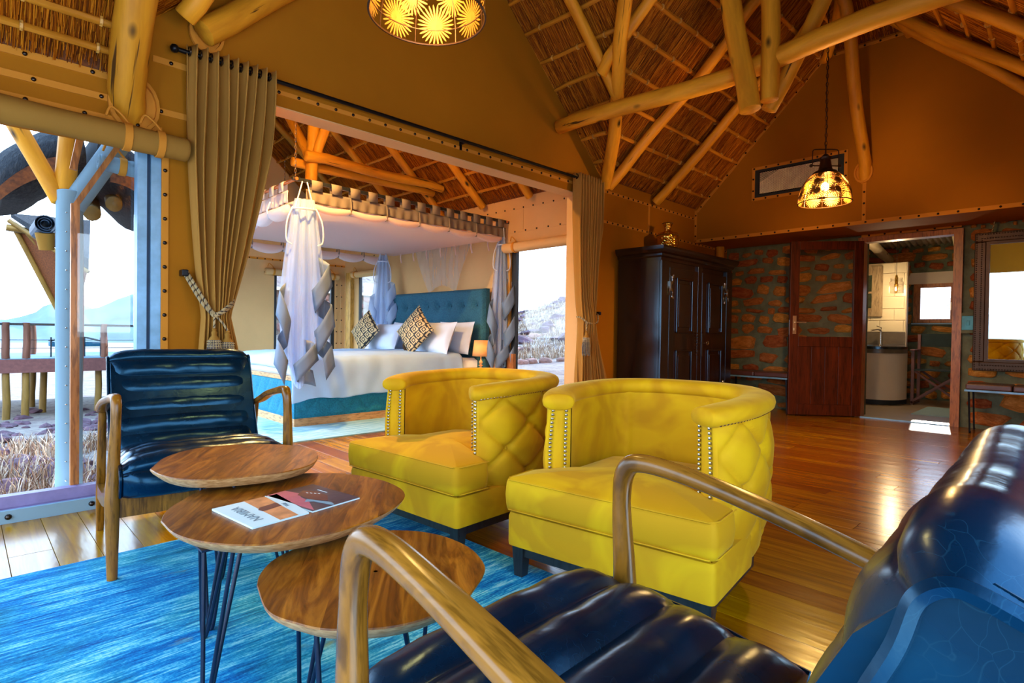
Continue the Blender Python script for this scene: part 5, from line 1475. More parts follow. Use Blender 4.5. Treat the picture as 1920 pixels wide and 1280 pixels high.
# brochures
def brochure(name, label, corners, z, th):
    P = [Vector((x, y, z)) for x, y in corners]      # a: near-left, going round
    t = thing(name, label, 'brochure', P[0]); P = [p - P[0] for p in P]
    mb = MB(); mb.add(P + [p + Vector((0, 0, th)) for p in P], [(0, 3, 2, 1), (4, 5, 6, 7), (0, 1, 5, 4), (1, 2, 6, 5), (2, 3, 7, 6), (3, 0, 4, 7)])
    return t, P, fixn(mb.build('pages', 'paper_white', t))
def quad(t, P, u0, u1, v0, v1, z, mat, name, pts=None):
    f = lambda u, v: (P[0] * (1 - u) * (1 - v) + P[1] * u * (1 - v) + P[2] * u * v + P[3] * (1 - u) * v) + Vector((0, 0, z))
    uv = pts or [(u0, v0), (u1, v0), (u1, v1), (u0, v1)]
    mb = MB(); mb.add([f(*p) for p in uv] + [f(*p) + Vector((0, 0, .0004)) for p in uv], [tuple(range(len(uv), 2 * len(uv)))] + [(i, (i + 1) % len(uv), (i + 1) % len(uv) + len(uv), i + len(uv)) for i in range(len(uv))])
    return fixn(mb.build(name, mat, t))
c1 = [(0.495, 1.677), (0.683, 1.703), (0.679, 1.475), (0.522, 1.452)]   # px corners: left, far, right(near), bottom
t1, Pq, _ = brochure('brochure', 'white travel brochure with an orange dune photo, NAMIBIA on its cover', c1, .4505, .005)
quad(t1, Pq, .47, .80, .0, 1, .0052, 'dune_orange', 'cover_photo')
quad(t1, Pq, 0, 0, 0, 0, .0057, 'skin_brown', 'cover_figure', [(.44, .47), (.50, .40), (.80, .36), (.80, .52), (.52, .56), (.46, .56)])
def text(parent, s, origin, xdir, ydir, size, mat, name='cover_lettering'):
    cu = bpy.data.curves.new(name, 'FONT'); cu.body = s; cu.size = size; cu.extrude = .0002; cu.align_x = 'CENTER'; cu.align_y = 'CENTER'
    ob = bpy.data.objects.new(name, cu); C.objects.link(ob); bpy.context.view_layer.update()
    me = bpy.data.meshes.new_from_object(ob.evaluated_get(bpy.context.evaluated_depsgraph_get())); bpy.data.objects.remove(ob)
    o = bpy.data.objects.new(name, me); C.objects.link(o); me.materials.clear(); me.materials.append(M[mat])
    x = Vector(xdir).normalized(); z = Vector((0, 0, 1)); y = z.cross(x)
    o.matrix_local = Matrix.Translation(origin) @ Matrix((x, y, z)).transposed().to_4x4(); o.parent = parent; return o
f1 = lambda u, v: (Pq[0] * (1 - u) * (1 - v) + Pq[1] * u * (1 - v) + Pq[2] * u * v + Pq[3] * (1 - u) * v)
text(t1, 'NAMIBIA', f1(.24, .5) + Vector((0, 0, .0056)), f1(.24, .2) - f1(.24, .8), None, .038, 'ink_grey')
text(t1, 'Wild', f1(.88, .52) + Vector((0, 0, .0056)), f1(.9, .2) - f1(.9, .8), None, .018, 'ink_grey')
c2 = [(0.65, 1.709), (0.813, 1.741), (0.851, 1.509), (0.69, 1.477)]
t2, Pq2, _ = brochure('brochure', 'dark glossy brochure showing folded hands against a pink sky', c2, .4505, .004)
quad(t2, Pq2, 0.0, 1, 0, 1, .0041, 'cover_dark', 'cover')
quad(t2, Pq2, 0, 0, 0, 0, .0046, 'cover_pink', 'cover_sky', [(.02, .02), (.40, .0), (.46, .25), (.34, .42), (.30, .62), (.05, .98)][::1])
quad(t2, Pq2, 0, 0, 0, 0, .0050, 'skin_brown', 'cover_hands', [(.38, .30), (.60, .18), (.74, .35), (.70, .62), (.52, .80), (.36, .62)])
for k in range(4): quad(t2, Pq2, .56 + .035 * k, .575 + .035 * k, .30 + .05 * k, .34 + .05 * k, .0054, 'paper_white', 'cover_highlight')
quad(t2, Pq2, 0, 0, 0, 0, .0052, 'canvas_pale', 'cover_cloth', [(.22, .62), (.34, .55), (.50, .90), (.44, 1.0), (.40, .98), (.33, .70)])
quad(t2, Pq2, .80, .82, .30, .50, .0052, 'paper_white', 'cover_caption')

# ------------------------------------------------------------------ curtains
def curtain(label, xt0, xt1, ztop, xp0, xp1, zp, xb0, xb1, zb, y, nf, side, group=None, knob=None, tassels=2, tx=None):
    t = thing('curtain', label, 'curtain', (xt0, y, 0)); ox = xt0
    def fn(u, v):      # u across, v from top to bottom
        z = ztop + (zb - ztop) * v; vp = (ztop - zp) / (ztop - zb)
        if v < vp:
            k = v / vp; k2 = k ** 2.2; e0 = xt0 + (xp0 - xt0) * k2; e1 = xt1 + (xp1 - xt1) * (k ** 1.7)
        else:
            k = (v - vp) / (1 - vp); k2 = 1 - (1 - k) ** 1.6; e0 = xp0 + (xb0 - xp0) * k2; e1 = xp1 + (xb1 - xp1) * k2
        wdt = e1 - e0; amp = min(.046, max(.018, .046 * (wdt / .45) ** .5)) 
        uu = u + .012 * sin(u * 9 + v * 4) * (1 if v > .02 else 0)
        ph = 2 * pi * (nf * uu + .35 * sin(uu * 11.0) * min(1, v * 4)); x = e0 + wdt * (uu + .018 * sin(2 * ph)); yy = y + amp * sin(ph) + .012 * mnoise.noise((u * 6, v * 5, 1)) - .05 * exp(-((v - vp) * 14) ** 2) * sin(pi * u)
        return (x - ox, yy - y, z)
    mb = MB(); mb.grid(fn, nf * 14, 60); mb.build('curtain_cloth', 'curtain', t, smooth=True, solid=.004, auto=False)
    mb = MB()
    for k in range(nf):
        u = (k + .25) / nf; x = xt0 + (xt1 - xt0) * u; 
        if abs(k - 0) < 1 or True:
            mb.rings([[(x - ox + dx, r * cos(a), ztop - .035 + r * sin(a)) for a in [2 * pi * j / 12 for j in range(12)]] for r, dx in ((.020, -.004), (.027, -.004), (.027, .004), (.020, .004))], cap=False)
    o = mb.build('eyelets', 'stud_metal', t, smooth=True); o['kind'] = 'stuff'
    # tieback
    kx, kz = knob; xm = tx
    tb = thing('curtain_tieback', 'twisted cord tieback with tassels round the ' + ('left' if tassels == 2 else 'right') + ' curtain', 'tieback', (xm, y - .07, zp))
    K = Vector((kx - xm, .07 + .05, kz - zp)); far = Vector(((xp1 if side < 0 else xp0) - xm + (.01 if side < 0 else -.01), .05, (.075 if side < 0 else .055)))
    rope(tb, [K, K * .55 + Vector((0, -.05, -.05)), Vector((-.01, -.0, 0)), Vector((.0, -.004, -.006)), far * .5 + Vector((0, -.03, -.012)), far, far + Vector((-.01 * -side, .06, .01))], .0085)
    if side < 0: rope(tb, [K + Vector((.012, 0, .012)), K * .55 + Vector((.014, -.05, -.035)), Vector((.0, -.002, .008)), far * .5 + Vector((0, -.03, .002)), far + Vector((0, 0, .012)), far + Vector((.01, .06, .02))], .0085)
    mb = MB(); mb.box(kx - xm - .016, kx - xm + .016, .09, .16, kz - zp - .018, kz - zp + .018); mb.build('wall_hook', 'black_metal', tb, bevel=.004)
    for i in range(tassels):
        dx = (-.005 + .070 * i) if tassels == 2 else -.02; drop = -.075 - .012 * i
        rope(tb, [(0, 0, 0), (dx * .6, -.01, drop * .5), (dx, -.014, drop)], .006)
        mb = MB(); mb.lathe([(.004, 0), (.013, -.006), (.010, -.016), (.016, -.024), (.013, -.040), (.026, -.058), (.030, -.072)], 16, mat4=Matrix.Translation((dx, -.014, drop)))
        tz = mb.build('tassel_head', 'canvas_blind', tb, smooth=True)
        mb = MB()
        for k in range(44):
            a = 2 * pi * k / 44; r0_, r1_ = .029, .036 + .004 * sin(k * 2.3); L_ = .17 + .012 * sin(k * 5.1)
            mb.tube([(dx + r0_ * cos(a), -.014 + r0_ * sin(a), drop - .066), (dx + (r1_ + .002) * cos(a), -.014 + (r1_ + .002) * sin(a), drop - .066 - L_ * .5), (dx + r1_ * cos(a + .06), -.014 + r1_ * sin(a + .06), drop - .066 - L_)], .0026, 4, k % 3 and 1 or 0)
        for k in range(22):
            a = 2 * pi * k / 22
            for q_ in range(3): mb.sphere((dx + .034 * cos(a), -.014 + .034 * sin(a), drop - .074 - .014 * q_), .0045, 5, 4, 0)
        o = mb.build('tassel_fringe', ['rope_light', 'tassel'], tb); o['kind'] = 'stuff'
    return t
rodY = 3.545
cr_ = thing('curtain_rod', 'long black metal curtain rod above the wide opening', 'curtain rod', (.86, rodY, 2.49))
mb = MB(); mb.tube([(0, 0, 0), (3.90, 0, 0)], .013, 12); mb.build('rod', 'black_metal', cr_, smooth=True)
for x in (0, 3.9):
    mb = MB(); mb.lathe([(.013, -.0), (.020, .004), (.024, .018), (.020, .032), (.006, .040)], 14, mat4=Matrix.Translation((x, 0, 0)) @ Matrix.Rotation(-pi / 2 if x == 0 else pi / 2, 4, 'Y')); mb.build('finial', 'black_metal', cr_, smooth=True)
for x in (.10, 2.06, 3.55):
    MB().box(x - .008, x + .008, .0, .075, -.008, .008).box(x - .012, x + .012, .066, .074, -.05, .03).build('bracket', 'black_metal', cr_)
curtain('long khaki eyelet curtain gathered by a corded tieback beside the left window', .90, 1.39, 2.53, .985, 1.135, 1.03, .94, 1.28, .01, 3.535, 9, -1, knob=(.905, 1.265), tassels=2, tx=1.03)
curtain('narrower khaki eyelet curtain tied back beside the dark wardrobe', 4.30, 4.72, 2.53, 4.40, 4.62, 1.06, 4.36, 4.90, .01, 3.535, 10, 1, knob=(4.76, 1.17), tassels=1, tx=4.42)

# ------------------------------------------------------------------ pendant lamps
def pendant(label, loc, zb, ztop, watt=26):
    R_ = .195; t = thing('pendant_lamp', label, 'lamp', (loc[0], loc[1], zb))
    # dome profile r(h)
    def prof(h): return R_ * (1 - (max(0, h) / .262) ** 2.4) ** .52 * (1.0 - .10 * h)
    def pt(a, h, off=0):
        r = prof(h) + off; return Vector((r * cos(a), r * sin(a), h))
    # leaf rosettes cut from brass sheet
    def leaf(a0, h0, rad, nb, sweep=2 * pi, start=0, mbx=None):
        for k in range(nb):
            an = start + sweep * k / nb; wd = rad * .050
            pts = []
            for f, wf in ((.0, .2), (.35, .75), (.7, 1.0), (.92, .75), (1.0, .15)):
                d = rad * f; ca, sa = cos(an), sin(an)
                for s_ in (-1, 1):
                    uu = d * ca - s_ * wd * wf * sa; vv = d * sa + s_ * wd * wf * ca; h = h0 + vv
                    if h < .004: h = .004
                    if h > .24: h = .24
                    r = max(.03, prof(h)); pts.append(pt(a0 + uu / r, h, .001))
            mbx.add(pts, [(0, 1, 3, 2), (2, 3, 5, 4), (4, 5, 7, 6), (6, 7, 9, 8)])
    for ring, (h0, n, rad, ph) in enumerate(((.068, 8, .068, 0), (.150, 7, .060, .4), (.215, 6, .046, 0))):
        for k in range(n):
            m_ = MB(); leaf(2 * pi * k / n + ph, h0, rad, 26, mbx=m_)
            # veined centre
            c0 = 2 * pi * k / n + ph; cen = []
            for j in range(14):
                an = 2 * pi * j / 14; d = rad * .30; h = max(.006, h0 + d * sin(an)); h = min(h, .24); cen.append(pt(c0 + d * cos(an) / max(.03, prof(h)), h, .0022))
            m_.add([pt(c0, min(.24, h0), .004)] + cen, [(0, 1 + j, 1 + (j + 1) % 14) for j in range(14)])
            m_.build('palm_leaf', 'brass_leaf', t, solid=.0012)
    mb = MB()
    for h in (.0, .052): mb.tube([pt(2 * pi * k / 48, h) for k in range(49)], .0042 if h == 0 else .0022, 6, cap=False)
    for k in range(8):
        a = 2 * pi * k / 8 + .39; mb.tube([pt(a, .0 + .24 * q / 10) for q in range(11)], .0022, 5)
    mb.build('rim_and_ribs', 'dark_bronze', t, smooth=True)
    mb = MB(); mb.lathe([(.098, .222), (.104, .226), (.085, .25), (.058, .262), (.050, .275), (.040, .33), (.036, .345), (.044, .352), (.046, .366), (.030, .376), (.016, .392), (.0, .396)], 28, cap=False); mb.build('lamp_neck', 'dark_bronze', t, smooth=True)
    mb = MB(); mb.tube(catmull([(-.105, 0, .295), (-.105, 0, .40), (-.098, 0, .425), (-.07, 0, .432), (.07, 0, .432), (.098, 0, .425), (.105, 0, .40), (.105, 0, .295)], 4), .0045, 8)
    mb.tube([(-.125, 0, .30), (-.03, 0, .30)], .0045, 6); mb.tube([(.03, 0, .30), (.125, 0, .30)], .0045, 6)
    for x in (-.115, .115): mb.sphere((x, 0, .30), .014, 8, 6)
    mb.tube([(0, 0, .385), (0, 0, .47)], .006, 8); yk = mb.build('yoke', 'dark_bronze', t, smooth=True); yk.rotation_euler = (0, 0, -radians(45.6))
    # chain
    mb = MB(); z = .46; k = 0
    while z < ztop - zb:
        ax = Vector((1, 0, 0)) if k % 2 else Vector((0, 1, 0))
        mb.tube([Vector((0, 0, z + .02)) + ax * .009 * cos(a) + Vector((0, 0, .021 * sin(a))) for a in [2 * pi * j / 10 for j in range(11)]], .0024, 5, cap=False); z += .034; k += 1
    mb.tube([(.006 * sin(q * 1.1), .006 * cos(q * .9), .46 + (ztop - zb - .46) * q / 30) for q in range(31)], .0025, 5)
    mb.build('chain', 'dark_bronze', t, smooth=True)
    mb = MB(); mb.sphere((0, 0, .13), .030, 14, 10, sc3=(1, 1, 1.2)); mb.build('bulb', 'bulb', t, smooth=True)
    ld = bpy.data.lights.new('bulb_light', 'POINT'); ld.energy = watt; ld.color = (1.0, .56, .16); ld.shadow_soft_size = .04
    lo = bpy.data.objects.new('bulb_light', ld); C.objects.link(lo); lo.parent = t; lo.location = (0, 0, .085)
    return t
LAMP_W = 75.0
pendant('perforated brass palm-leaf pendant lamp hanging before the gable vent', (5.02, 1.52), 2.045, 4.42, 125)
pendant('perforated brass palm-leaf pendant lamp added out of sight above the wide opening to light the bedroom', (1.95, 4.35), 2.82, 3.9, 330)  # extra pendant hidden behind the lintel, put in to brighten the bedroom
pendant('perforated brass palm-leaf pendant lamp at the top edge, above the tables', (1.13, 1.585), 2.02, 4.42)

# ------------------------------------------------------------------ wardrobe with vase
wd_ = thing('wardrobe', 'old dark brown two-door wardrobe with iron hinges between curtain and stone wall', 'wardrobe', (5.09, 3.05, 0))
WW, WD_, WH = 1.62, .52, 1.86
MB().box(0, .03, .01, WD_, .101, 1.719).box(WW - .03, WW, .01, WD_, .101, 1.719).box(.03, WW - .03, WD_ - .02, WD_, .101, 1.719).box(.03, WW - .03, .012, WD_ - .02, .101, .14).box(.03, WW - .03, .012, WD_ - .02, 1.66, 1.719).build('carcass', 'dark_wood', wd_)
mb = MB()
prf = [(0, 1.72), (.0, 1.75), (.018, 1.765), (.02, 1.785), (.045, 1.80), (.06, 1.825), (.065, 1.845), (.065, 1.862), (-.02, 1.862)]
ringsw = [[(-o, -o, z), (WW + o, -o, z), (WW + o, WD_ + .0, z), (-o, WD_ + .0, z)] for o, z in prf]
mb.rings(ringsw); mb.build('cornice', 'dark_wood', wd_)
mb = MB(); mb.rings([[(-o, -o, z), (WW + o, -o, z), (WW + o, WD_, z), (-o, WD_, z)] for o, z in ((.02, 0), (.02, .08), (.0, .10))]); mb.build('plinth', 'dark_wood', wd_)
for x0, x1 in ((0, .15), (WW / 2 - .045, WW / 2 + .045), (WW - .15, WW)):
    MB().box(x0, x1, -.012, .02, .10, 1.72).build('stile', 'dark_wood', wd_, bevel=.004)
for s_, (x0, x1) in ((-1, (.155, WW / 2 - .05)), (1, (WW / 2 + .05, WW - .155))):
    mb = MB().box(x0, x1, -.012, .012, .14, 1.66)
    dr = mb.build('door', 'dark_wood', wd_, bevel=.003)
    for z0_, z1_ in ((.20, .80), (.98, 1.56)):
        mb = MB(); a, b = x0 + .13, x1 - .13
        for (q0, q1, r0_, r1_) in ((a, a + .022, z0_, z1_), (b - .022, b, z0_, z1_), (a, b, z0_, z0_ + .022), (a, b, z1_ - .022, z1_)): mb.box(q0, q1, -.030, -.012, r0_, r1_)
        mb.build('panel_moulding', 'dark_wood', dr, bevel=.006)
        MB().box(a + .05, b - .05, -.022, -.012, z0_ + .06, z1_ - .06).build('raised_panel', 'dark_wood', dr, bevel=.006)
    hx_ = x0 if s_ < 0 else x1
    for zc in (.30, 1.46):
        mb = MB(); sg = 1 if s_ < 0 else -1
        mb.box(hx_ - .012, hx_ + .012, -.028, -.012, zc - .05, zc + .05)
        for sv in (1, -1):
            mb.tube(catmull([(hx_ + sg * .005, -.018, zc), (hx_ + sg * .045, -.018, zc + sv * .05), (hx_ + sg * .04, -.018, zc + sv * .11), (hx_ + sg * .065, -.018, zc + sv * .12), (hx_ + sg * .06, -.018, zc + sv * .095)], 4), .007, 6)
        mb.tube([(hx_ - sg * .01, -.02, zc), (hx_ - sg * .03, -.02, zc - .09)], .005, 6)
        mb.build('iron_hinge', 'silver', dr, smooth=True)
mb = MB(); xk = WW / 2 + .10
mb.box(xk - .05, xk - .035, -.026, -.012, .72, .98); mb.build('key_plate', 'dark_bronze', wd_)
mb = MB(); mb.tube([(xk - .04, -.02, .87), (xk - .04, -.05, .87), (xk - .0, -.05, .87)], .004, 6)
mb.tube([(xk + .025 + .022 * cos(a), -.05, .87 + .022 * sin(a)) for a in [2 * pi * j / 12 for j in range(13)]], .004, 6); mb.build('key', 'silver', wd_, smooth=True)
mb = MB(); 
for k in range(9): mb.sphere((WW / 2 - .075 + .006 * sin(k * 1.5), -.022, .74 + .03 * k), .009, 6, 4)
mb.build('carved_handle', 'dark_bronze', wd_, smooth=True)
vs_ = thing('brass_urn', 'hammered brass urn with a flared neck on top of the wardrobe', 'vase', (5.70, 3.34, 1.863))
mb = MB(); mb.lathe([(.10, 0), (.112, .01), (.114, .05), (.122, .16), (.124, .215), (.112, .235), (.06, .25), (.038, .262), (.034, .285), (.040, .315), (.056, .345), (.060, .35), (.054, .348), (.030, .29)], 36, cap=False); mb.v.append((0, 0, 0)); mb.build('body', 'brass_hammered', vs_, smooth=True)
mb = MB(); mb.lathe([(.125, .205), (.129, .21), (.125, .215)], 36, cap=False); mb.lathe([(.056, .343), (.064, .349), (.056, .354)], 28, cap=False); mb.build('bands', 'brass_leaf', vs_, smooth=True)

# ------------------------------------------------------------------ bed
bed = thing('bed', 'large bed with teal quilted base on a pale wood plinth', 'bed', (2.31, 5.36, 0))
BL, BWd = 2.38, 1.92
MB().box(0, BL, 0, BWd, 0.0, .088).build('plinth', 'bed_wood', bed, bevel=.004)
MB().box(-.005, BL, -.005, BWd + .005, .455, .497).build('top_rail', 'bed_wood', bed, bevel=.004)
def quiltface(name, L, org, du, nrm, z0=.088, z1=.455):
    o0 = Vector(org); du = Vector(du); nrm = Vector(nrm); p = .23; NU = int(L / .012); NV = 30; mb = MB()
    def fn(u, v):
        s = u * L; z = z0 + (z1 - z0) * v; a = s / p + z / .26; b = s / p - z / .26
        d = min(abs(a - round(a)), abs(b - round(b))); off = .012 * min(1, d * 3.2) ** .55
        if v < .04 or v > .96 or u < .01 or u > .99: off *= .2
        return o0 + du * s + nrm * (off + .004) + Vector((0, 0, z))
    mb.grid(fn, NU, NV); return mb.build(name, 'teal_quilt', bed, smooth=True, auto=False)
quiltface('quilted_side', BL, (0, .012, 0), (1, 0, 0), (0, -1, 0))
quiltface('quilted_foot', BWd, (.012, BWd, 0), (0, -1, 0), (-1, 0, 0))
MB().box(.012, BL, .012, BWd, .088, .455).build('base_core', 'teal_quilt', bed)
def mring(ins, z): return [(x_, y_, z) for x_, y_ in [(.02 + ins, .02 + ins), (BL - .03 - ins, .02 + ins), (BL - .03 - ins, BWd - .02 - ins), (.02 + ins, BWd - .02 - ins)]]
mb = MB(); mb.rings([mring(.02, .497), mring(0, .52), mring(0, .60), mring(.03, .635)]); mb.build('mattress', 'white_cotton', bed)
dv = thing('duvet', 'smooth white duvet draped over the bed side', 'duvet', (2.31, 5.36, 0))
mb = MB()
sec = [(-.045, .0), (-.050, .12), (-.046, .26), (-.030, .345), (.0, .385), (.06, .405), (.3, .415), (.9, .42), (1.5, .415), (1.86, .405), (1.93, .38), (1.965, .33), (1.97, .22), (1.965, .12)]
secp = catmull([(0, y, z) for y, z in sec], 6); nS = len(secp)
def dfn(u, v):
    k = v * (nS - 1); i = min(nS - 2, int(k)); p = secp[i].lerp(secp[i + 1], k - i); x = -.045 + 2.10 * u
    y, z = p.y, p.z; side = max(0, 1 - abs(y + .05) / .12) if y < .1 else 0
    endf = exp(-u * 22)
    # hem height along the side
    hem = .27 + .03 * sin(x * 5.5 + 1) - .03 * exp(-((x - .0) / .16) ** 2) + .05 * exp(-((x - .75) / .25) ** 2)
    zz = .285 + z if True else z
    if y < -.02 and z < .36: zz = hem + (z / .36) * (.285 + .36 - hem)
    zz -= endf * (.13 if y > .2 else .02 * 1)
    if y > .2: x += 0
    zz += .006 * mnoise.noise((x * 3, y * 3, 1)) + .004 * mnoise.noise((x * 11, y * 9, 4))
    yy = y + (.016 * mnoise.noise((x * 7, z * 4, 2)) + .008 * sin(x * 31 + z * 9) * max(0, .25 - z) * 4 * exp(-((x - .35) / .4) ** 2)) * (1 if y < .05 else .3)
    return (x + (.03 * endf if y > -.0 else 0), yy, zz)
mb.grid(dfn, 90, 110); mb.build('duvet_cover', 'white_linen', dv, smooth=True, solid=.02, auto=False)
hb = thing('headboard', 'tall teal buttoned headboard against the cream canvas wall', 'headboard', (4.715, 5.29, 0))
HBW = 2.17; mb = MB(); btn = []
for r_i, z in enumerate((1.30, 1.03, .76)):
    for k in range(8 + (r_i % 2)): btn.append((.17 + (HBW - .34) * k / 7 - (.13 if r_i % 2 else 0), z))
btn = [b for b in btn if .05 < b[0] < HBW - .05]
def hfn(u, v):
    y = HBW * u; z = .10 + 1.41 * v; d = 0
    for by, bz in btn: 
        q_ = (y - by) ** 2 + (z - bz) ** 2
        if q_ < .03: d += .040 * exp(-q_ / .0022) + .016 * exp(-q_ / .010)
    e = min(1, min(u, 1 - u) * HBW / .03, min(v, 1 - v) * 1.41 / .03); return (-.052 * max(0, e) ** .5 + d, y, z)
mb.grid(hfn, 130, 84); fixn(mb.build('padding', 'teal_tweed', hb, smooth=True, auto=False))
MB().box(0, .06, 0, HBW, .10, 1.51).build('back_board', 'teal_tweed', hb)
for by, bz in btn:
    mb = MB(); mb.sphere((-.012, by, bz), .013, 8, 5, sc3=(.6, 1, 1)); mb.build('button', 'teal_tweed', hb, smooth=True)
MB().box(0, .05, .2, .26, 0, .1).box(0, .05, HBW - .26, HBW - .2, 0, .1).build('feet', 'black_wood', hb)

def pillow_mesh(w_, h_, t_, pw=.55, corner=.06, n=22):
    mb = MB(); top, bot = [], []
    for j in range(n + 1):
        for i in range(n + 1):
            u, v = -1 + 2 * i / n, -1 + 2 * j / n
            k = max(0, (1 - u * u)) ** pw * max(0, (1 - v * v)) ** pw
            pin = 1 - corner * (1 - abs(u) ** 2) * abs(v) ** 3 ; pin2 = 1 - corner * (1 - abs(v) ** 2) * abs(u) ** 3
            x, y = u * w_ / 2 * pin2, v * h_ / 2 * pin; nz = .012 * mnoise.noise((u * 2.5, v * 2.5, w_ * 9)) * k
            top.append((x, y, t_ / 2 * k + nz)); bot.append((x, y, -t_ / 2 * k + nz))
    N1 = n + 1; fs = [(j * N1 + i, j * N1 + i + 1, (j + 1) * N1 + i + 1, (j + 1) * N1 + i) for j in range(n) for i in range(n)]
    mb.add(top, fs); mb.add(bot, [f[::-1] for f in fs]); return mb
def pillow(label, loc, w_, h_, t_, mat, yaw, lean, roll=0, cat='pillow', name='pillow', group=None):
    o = pillow_mesh(w_, h_, t_).build(name, mat, smooth=True, auto=False)
    # pillow plane: x across, y up, z towards the foot of the bed (-X world)
    m = Matrix.Translation(loc) @ Matrix.Rotation(yaw, 4, 'Z') @ Matrix.Rotation(lean, 4, 'Y') @ rotface((-1, 0, 0), (0, -1, 0)).to_matrix().to_4x4() @ Matrix.Rotation(roll, 4, 'Z')
    o.matrix_world = m; tag(o, label, cat, group); return o
pillow('white pillow leaning behind the left patterned cushion, front of its pair', (4.25, 6.88, .875), .68, .40, .20, 'white_cotton', 0, radians(22))
pillow('white pillow against the headboard behind the left pair, rear of its pair', (4.50, 6.78, .885), .68, .42, .18, 'white_cotton', 0, radians(14))
pillow('white pillow leaning behind the right patterned cushion, front of its pair', (4.22, 5.68, .885), .68, .42, .20, 'white_cotton', 0, radians(22))
pillow('white pillow nearest the bedside lamp against the headboard', (4.50, 5.66, .885), .70, .42, .18, 'white_cotton', 0, radians(14))
pillow('black and gold fret patterned cushion standing on its corner, left one', (4.02, 7.03, .955), .44, .44, .16, 'fret_pattern', radians(8), radians(14), radians(47), 'cushion', 'patterned_cushion')
pillow('black and gold fret patterned cushion standing on its corner, right one', (4.00, 5.80, .965), .47, .47, .16, 'fret_pattern', radians(8), radians(14), radians(47), 'cushion', 'patterned_cushion')
rb_ = thing('round_bolster', 'small striped bolster tucked behind the right patterned cushion', 'cushion', (4.12, 6.08, .775))
mb = MB()
for k in range(11):
    y = -.05 + .01 * k; r = .085 * (1 - ((k - 5) / 6.2) ** 2) ** .5 + .012
    mb.rings([[(r * q_ * cos(a), y + dy, r * q_ * sin(a)) for a in [2 * pi * j / 18 for j in range(18)]] for q_, dy in ((.9, 0), (1, .003), (1, .007), (.9, .01))], k % 2, cap=True)
mb.build('cover', ['brass_leaf', 'dark_gap'], rb_, smooth=True)

# bedside
ns = thing('bedside_table', 'small wooden bedside table right of the headboard', 'bedside table', (4.40, 4.98, 0))
MB().box(0, .36, 0, .30, .43, .46).build('top', 'frame_wood', ns, bevel=.003)
MB().box(.02, .34, .02, .28, .28, .43).build('drawer_box', 'frame_wood', ns)
for x in (.02, .31):
    for y in (.02, .25): MB().box(x, x + .03, y, y + .03, 0, .28).build('leg', 'frame_wood', ns)
wp = thing('socket_panel', 'orange wooden panel with a double socket beside the headboard', 'socket', (4.80, 4.93, .0))
MB().box(0, .045, -.05, .36, .47, .70).build('wood_panel', 'frame_wood', wp)
MB().box(-.008, 0, .06, .18, .50, .66).build('socket_plate', 'dark_gap', wp, bevel=.003)
MB().box(-.011, -.007, .075, .165, .535, .635).build('socket_face', 'paper_white', wp)
mb = MB(); mb.sphere((-.014, .10, .565), .014, 8, 5, sc3=(.5, 1, 1)); mb.sphere((-.014, .14, .565), .014, 8, 5, sc3=(.5, 1, 1)); mb.build('plug', 'dark_gap', wp, smooth=True)
bl_ = thing('bedside_lamp', 'small lit lamp with tapered cream shade on the bedside table', 'lamp', (4.56, 5.20, .46))
mb = MB(); mb.lathe([(.045, 0), (.045, .01), (.018, .02), (.022, .04), (.028, .055), (.014, .07), (.012, .08), (.030, .09), (.012, .102), (.016, .115), (.024, .13), (.014, .15), (.006, .17), (.006, .25)], 16); mb.build('turned_base', 'lamp_shade', bl_, smooth=True)
mb = MB(); mb.lathe([(.105, .205), (.082, .40)], 32, cap=False); mb.build('lamp_shade', 'lamp_shade', bl_, smooth=True, solid=.002)
mb = MB(); mb.sphere((0, 0, .30), .022, 10, 8); mb.build('bulb', 'bulb', bl_, smooth=True)
ld = bpy.data.lights.new('bedside_bulb', 'POINT'); ld.energy = 9; ld.color = (1, .60, .25); ld.shadow_soft_size = .03
lo = bpy.data.objects.new('bedside_bulb', ld); C.objects.link(lo); lo.parent = bl_; lo.location = (0, 0, .30)

# ------------------------------------------------------------------ canopy
cn = thing('bed_canopy', 'hanging four-sided bed canopy frame with tabbed taupe valance and cloth ceiling', 'canopy', (2.17, 5.05, 2.32))
CX, CY = 2.66, 2.55
MB().box(-.03, CX + .12, -.016, .016, -.016, .016).build('front_rail', 'black_wood', cn, bevel=.004)
MB().box(-.03, CX + .05, CY - .016, CY + .016, -.016, .016).build('rear_rail', 'black_wood', cn, bevel=.004)
MB().tube([(0, -.03, 0), (0, CY, 0)], .015, 10).build('foot_rail', 'copper', cn, smooth=True)
MB().tube([(CX - .02, -.03, 0), (CX - .02, CY, 0)], .015, 10).build('head_rail', 'copper', cn, smooth=True)
def hang_chain(x, y, ztop):
    mb = MB(); z = .02; k = 0
    while z < ztop:
        ax = Vector((1, 0, 0)) if k % 2 else Vector((0, 1, 0))
        mb.tube([Vector((x, y, z + .02)) + ax * .008 * cos(a) + Vector((0, 0, .021 * sin(a))) for a in [2 * pi * j / 8 for j in range(9)]], .0026, 4, cap=False); z += .035; k += 1
    mb.build('chain', 'silver', cn, smooth=True)
hang_chain(0, 0, 1.25); hang_chain(.0, CY, 1.2)
mb = MB(); p = Vector((CX + .08, 0, .02)); q2 = Vector((CX - .02, 0.0, .62))
for k in range(17):
    c = p.lerp(q2, k / 16); ax = Vector((1, 0, 0)) if k % 2 else Vector((0, 1, 0)); mb.tube([c + ax * .008 * cos(a) + Vector((0, 0, .021 * sin(a))) for a in [2 * pi * j / 8 for j in range(9)]], .0026, 4, cap=False)
mb.build('chain', 'silver', cn, smooth=True)
hang_chain(.95, CY, .9)
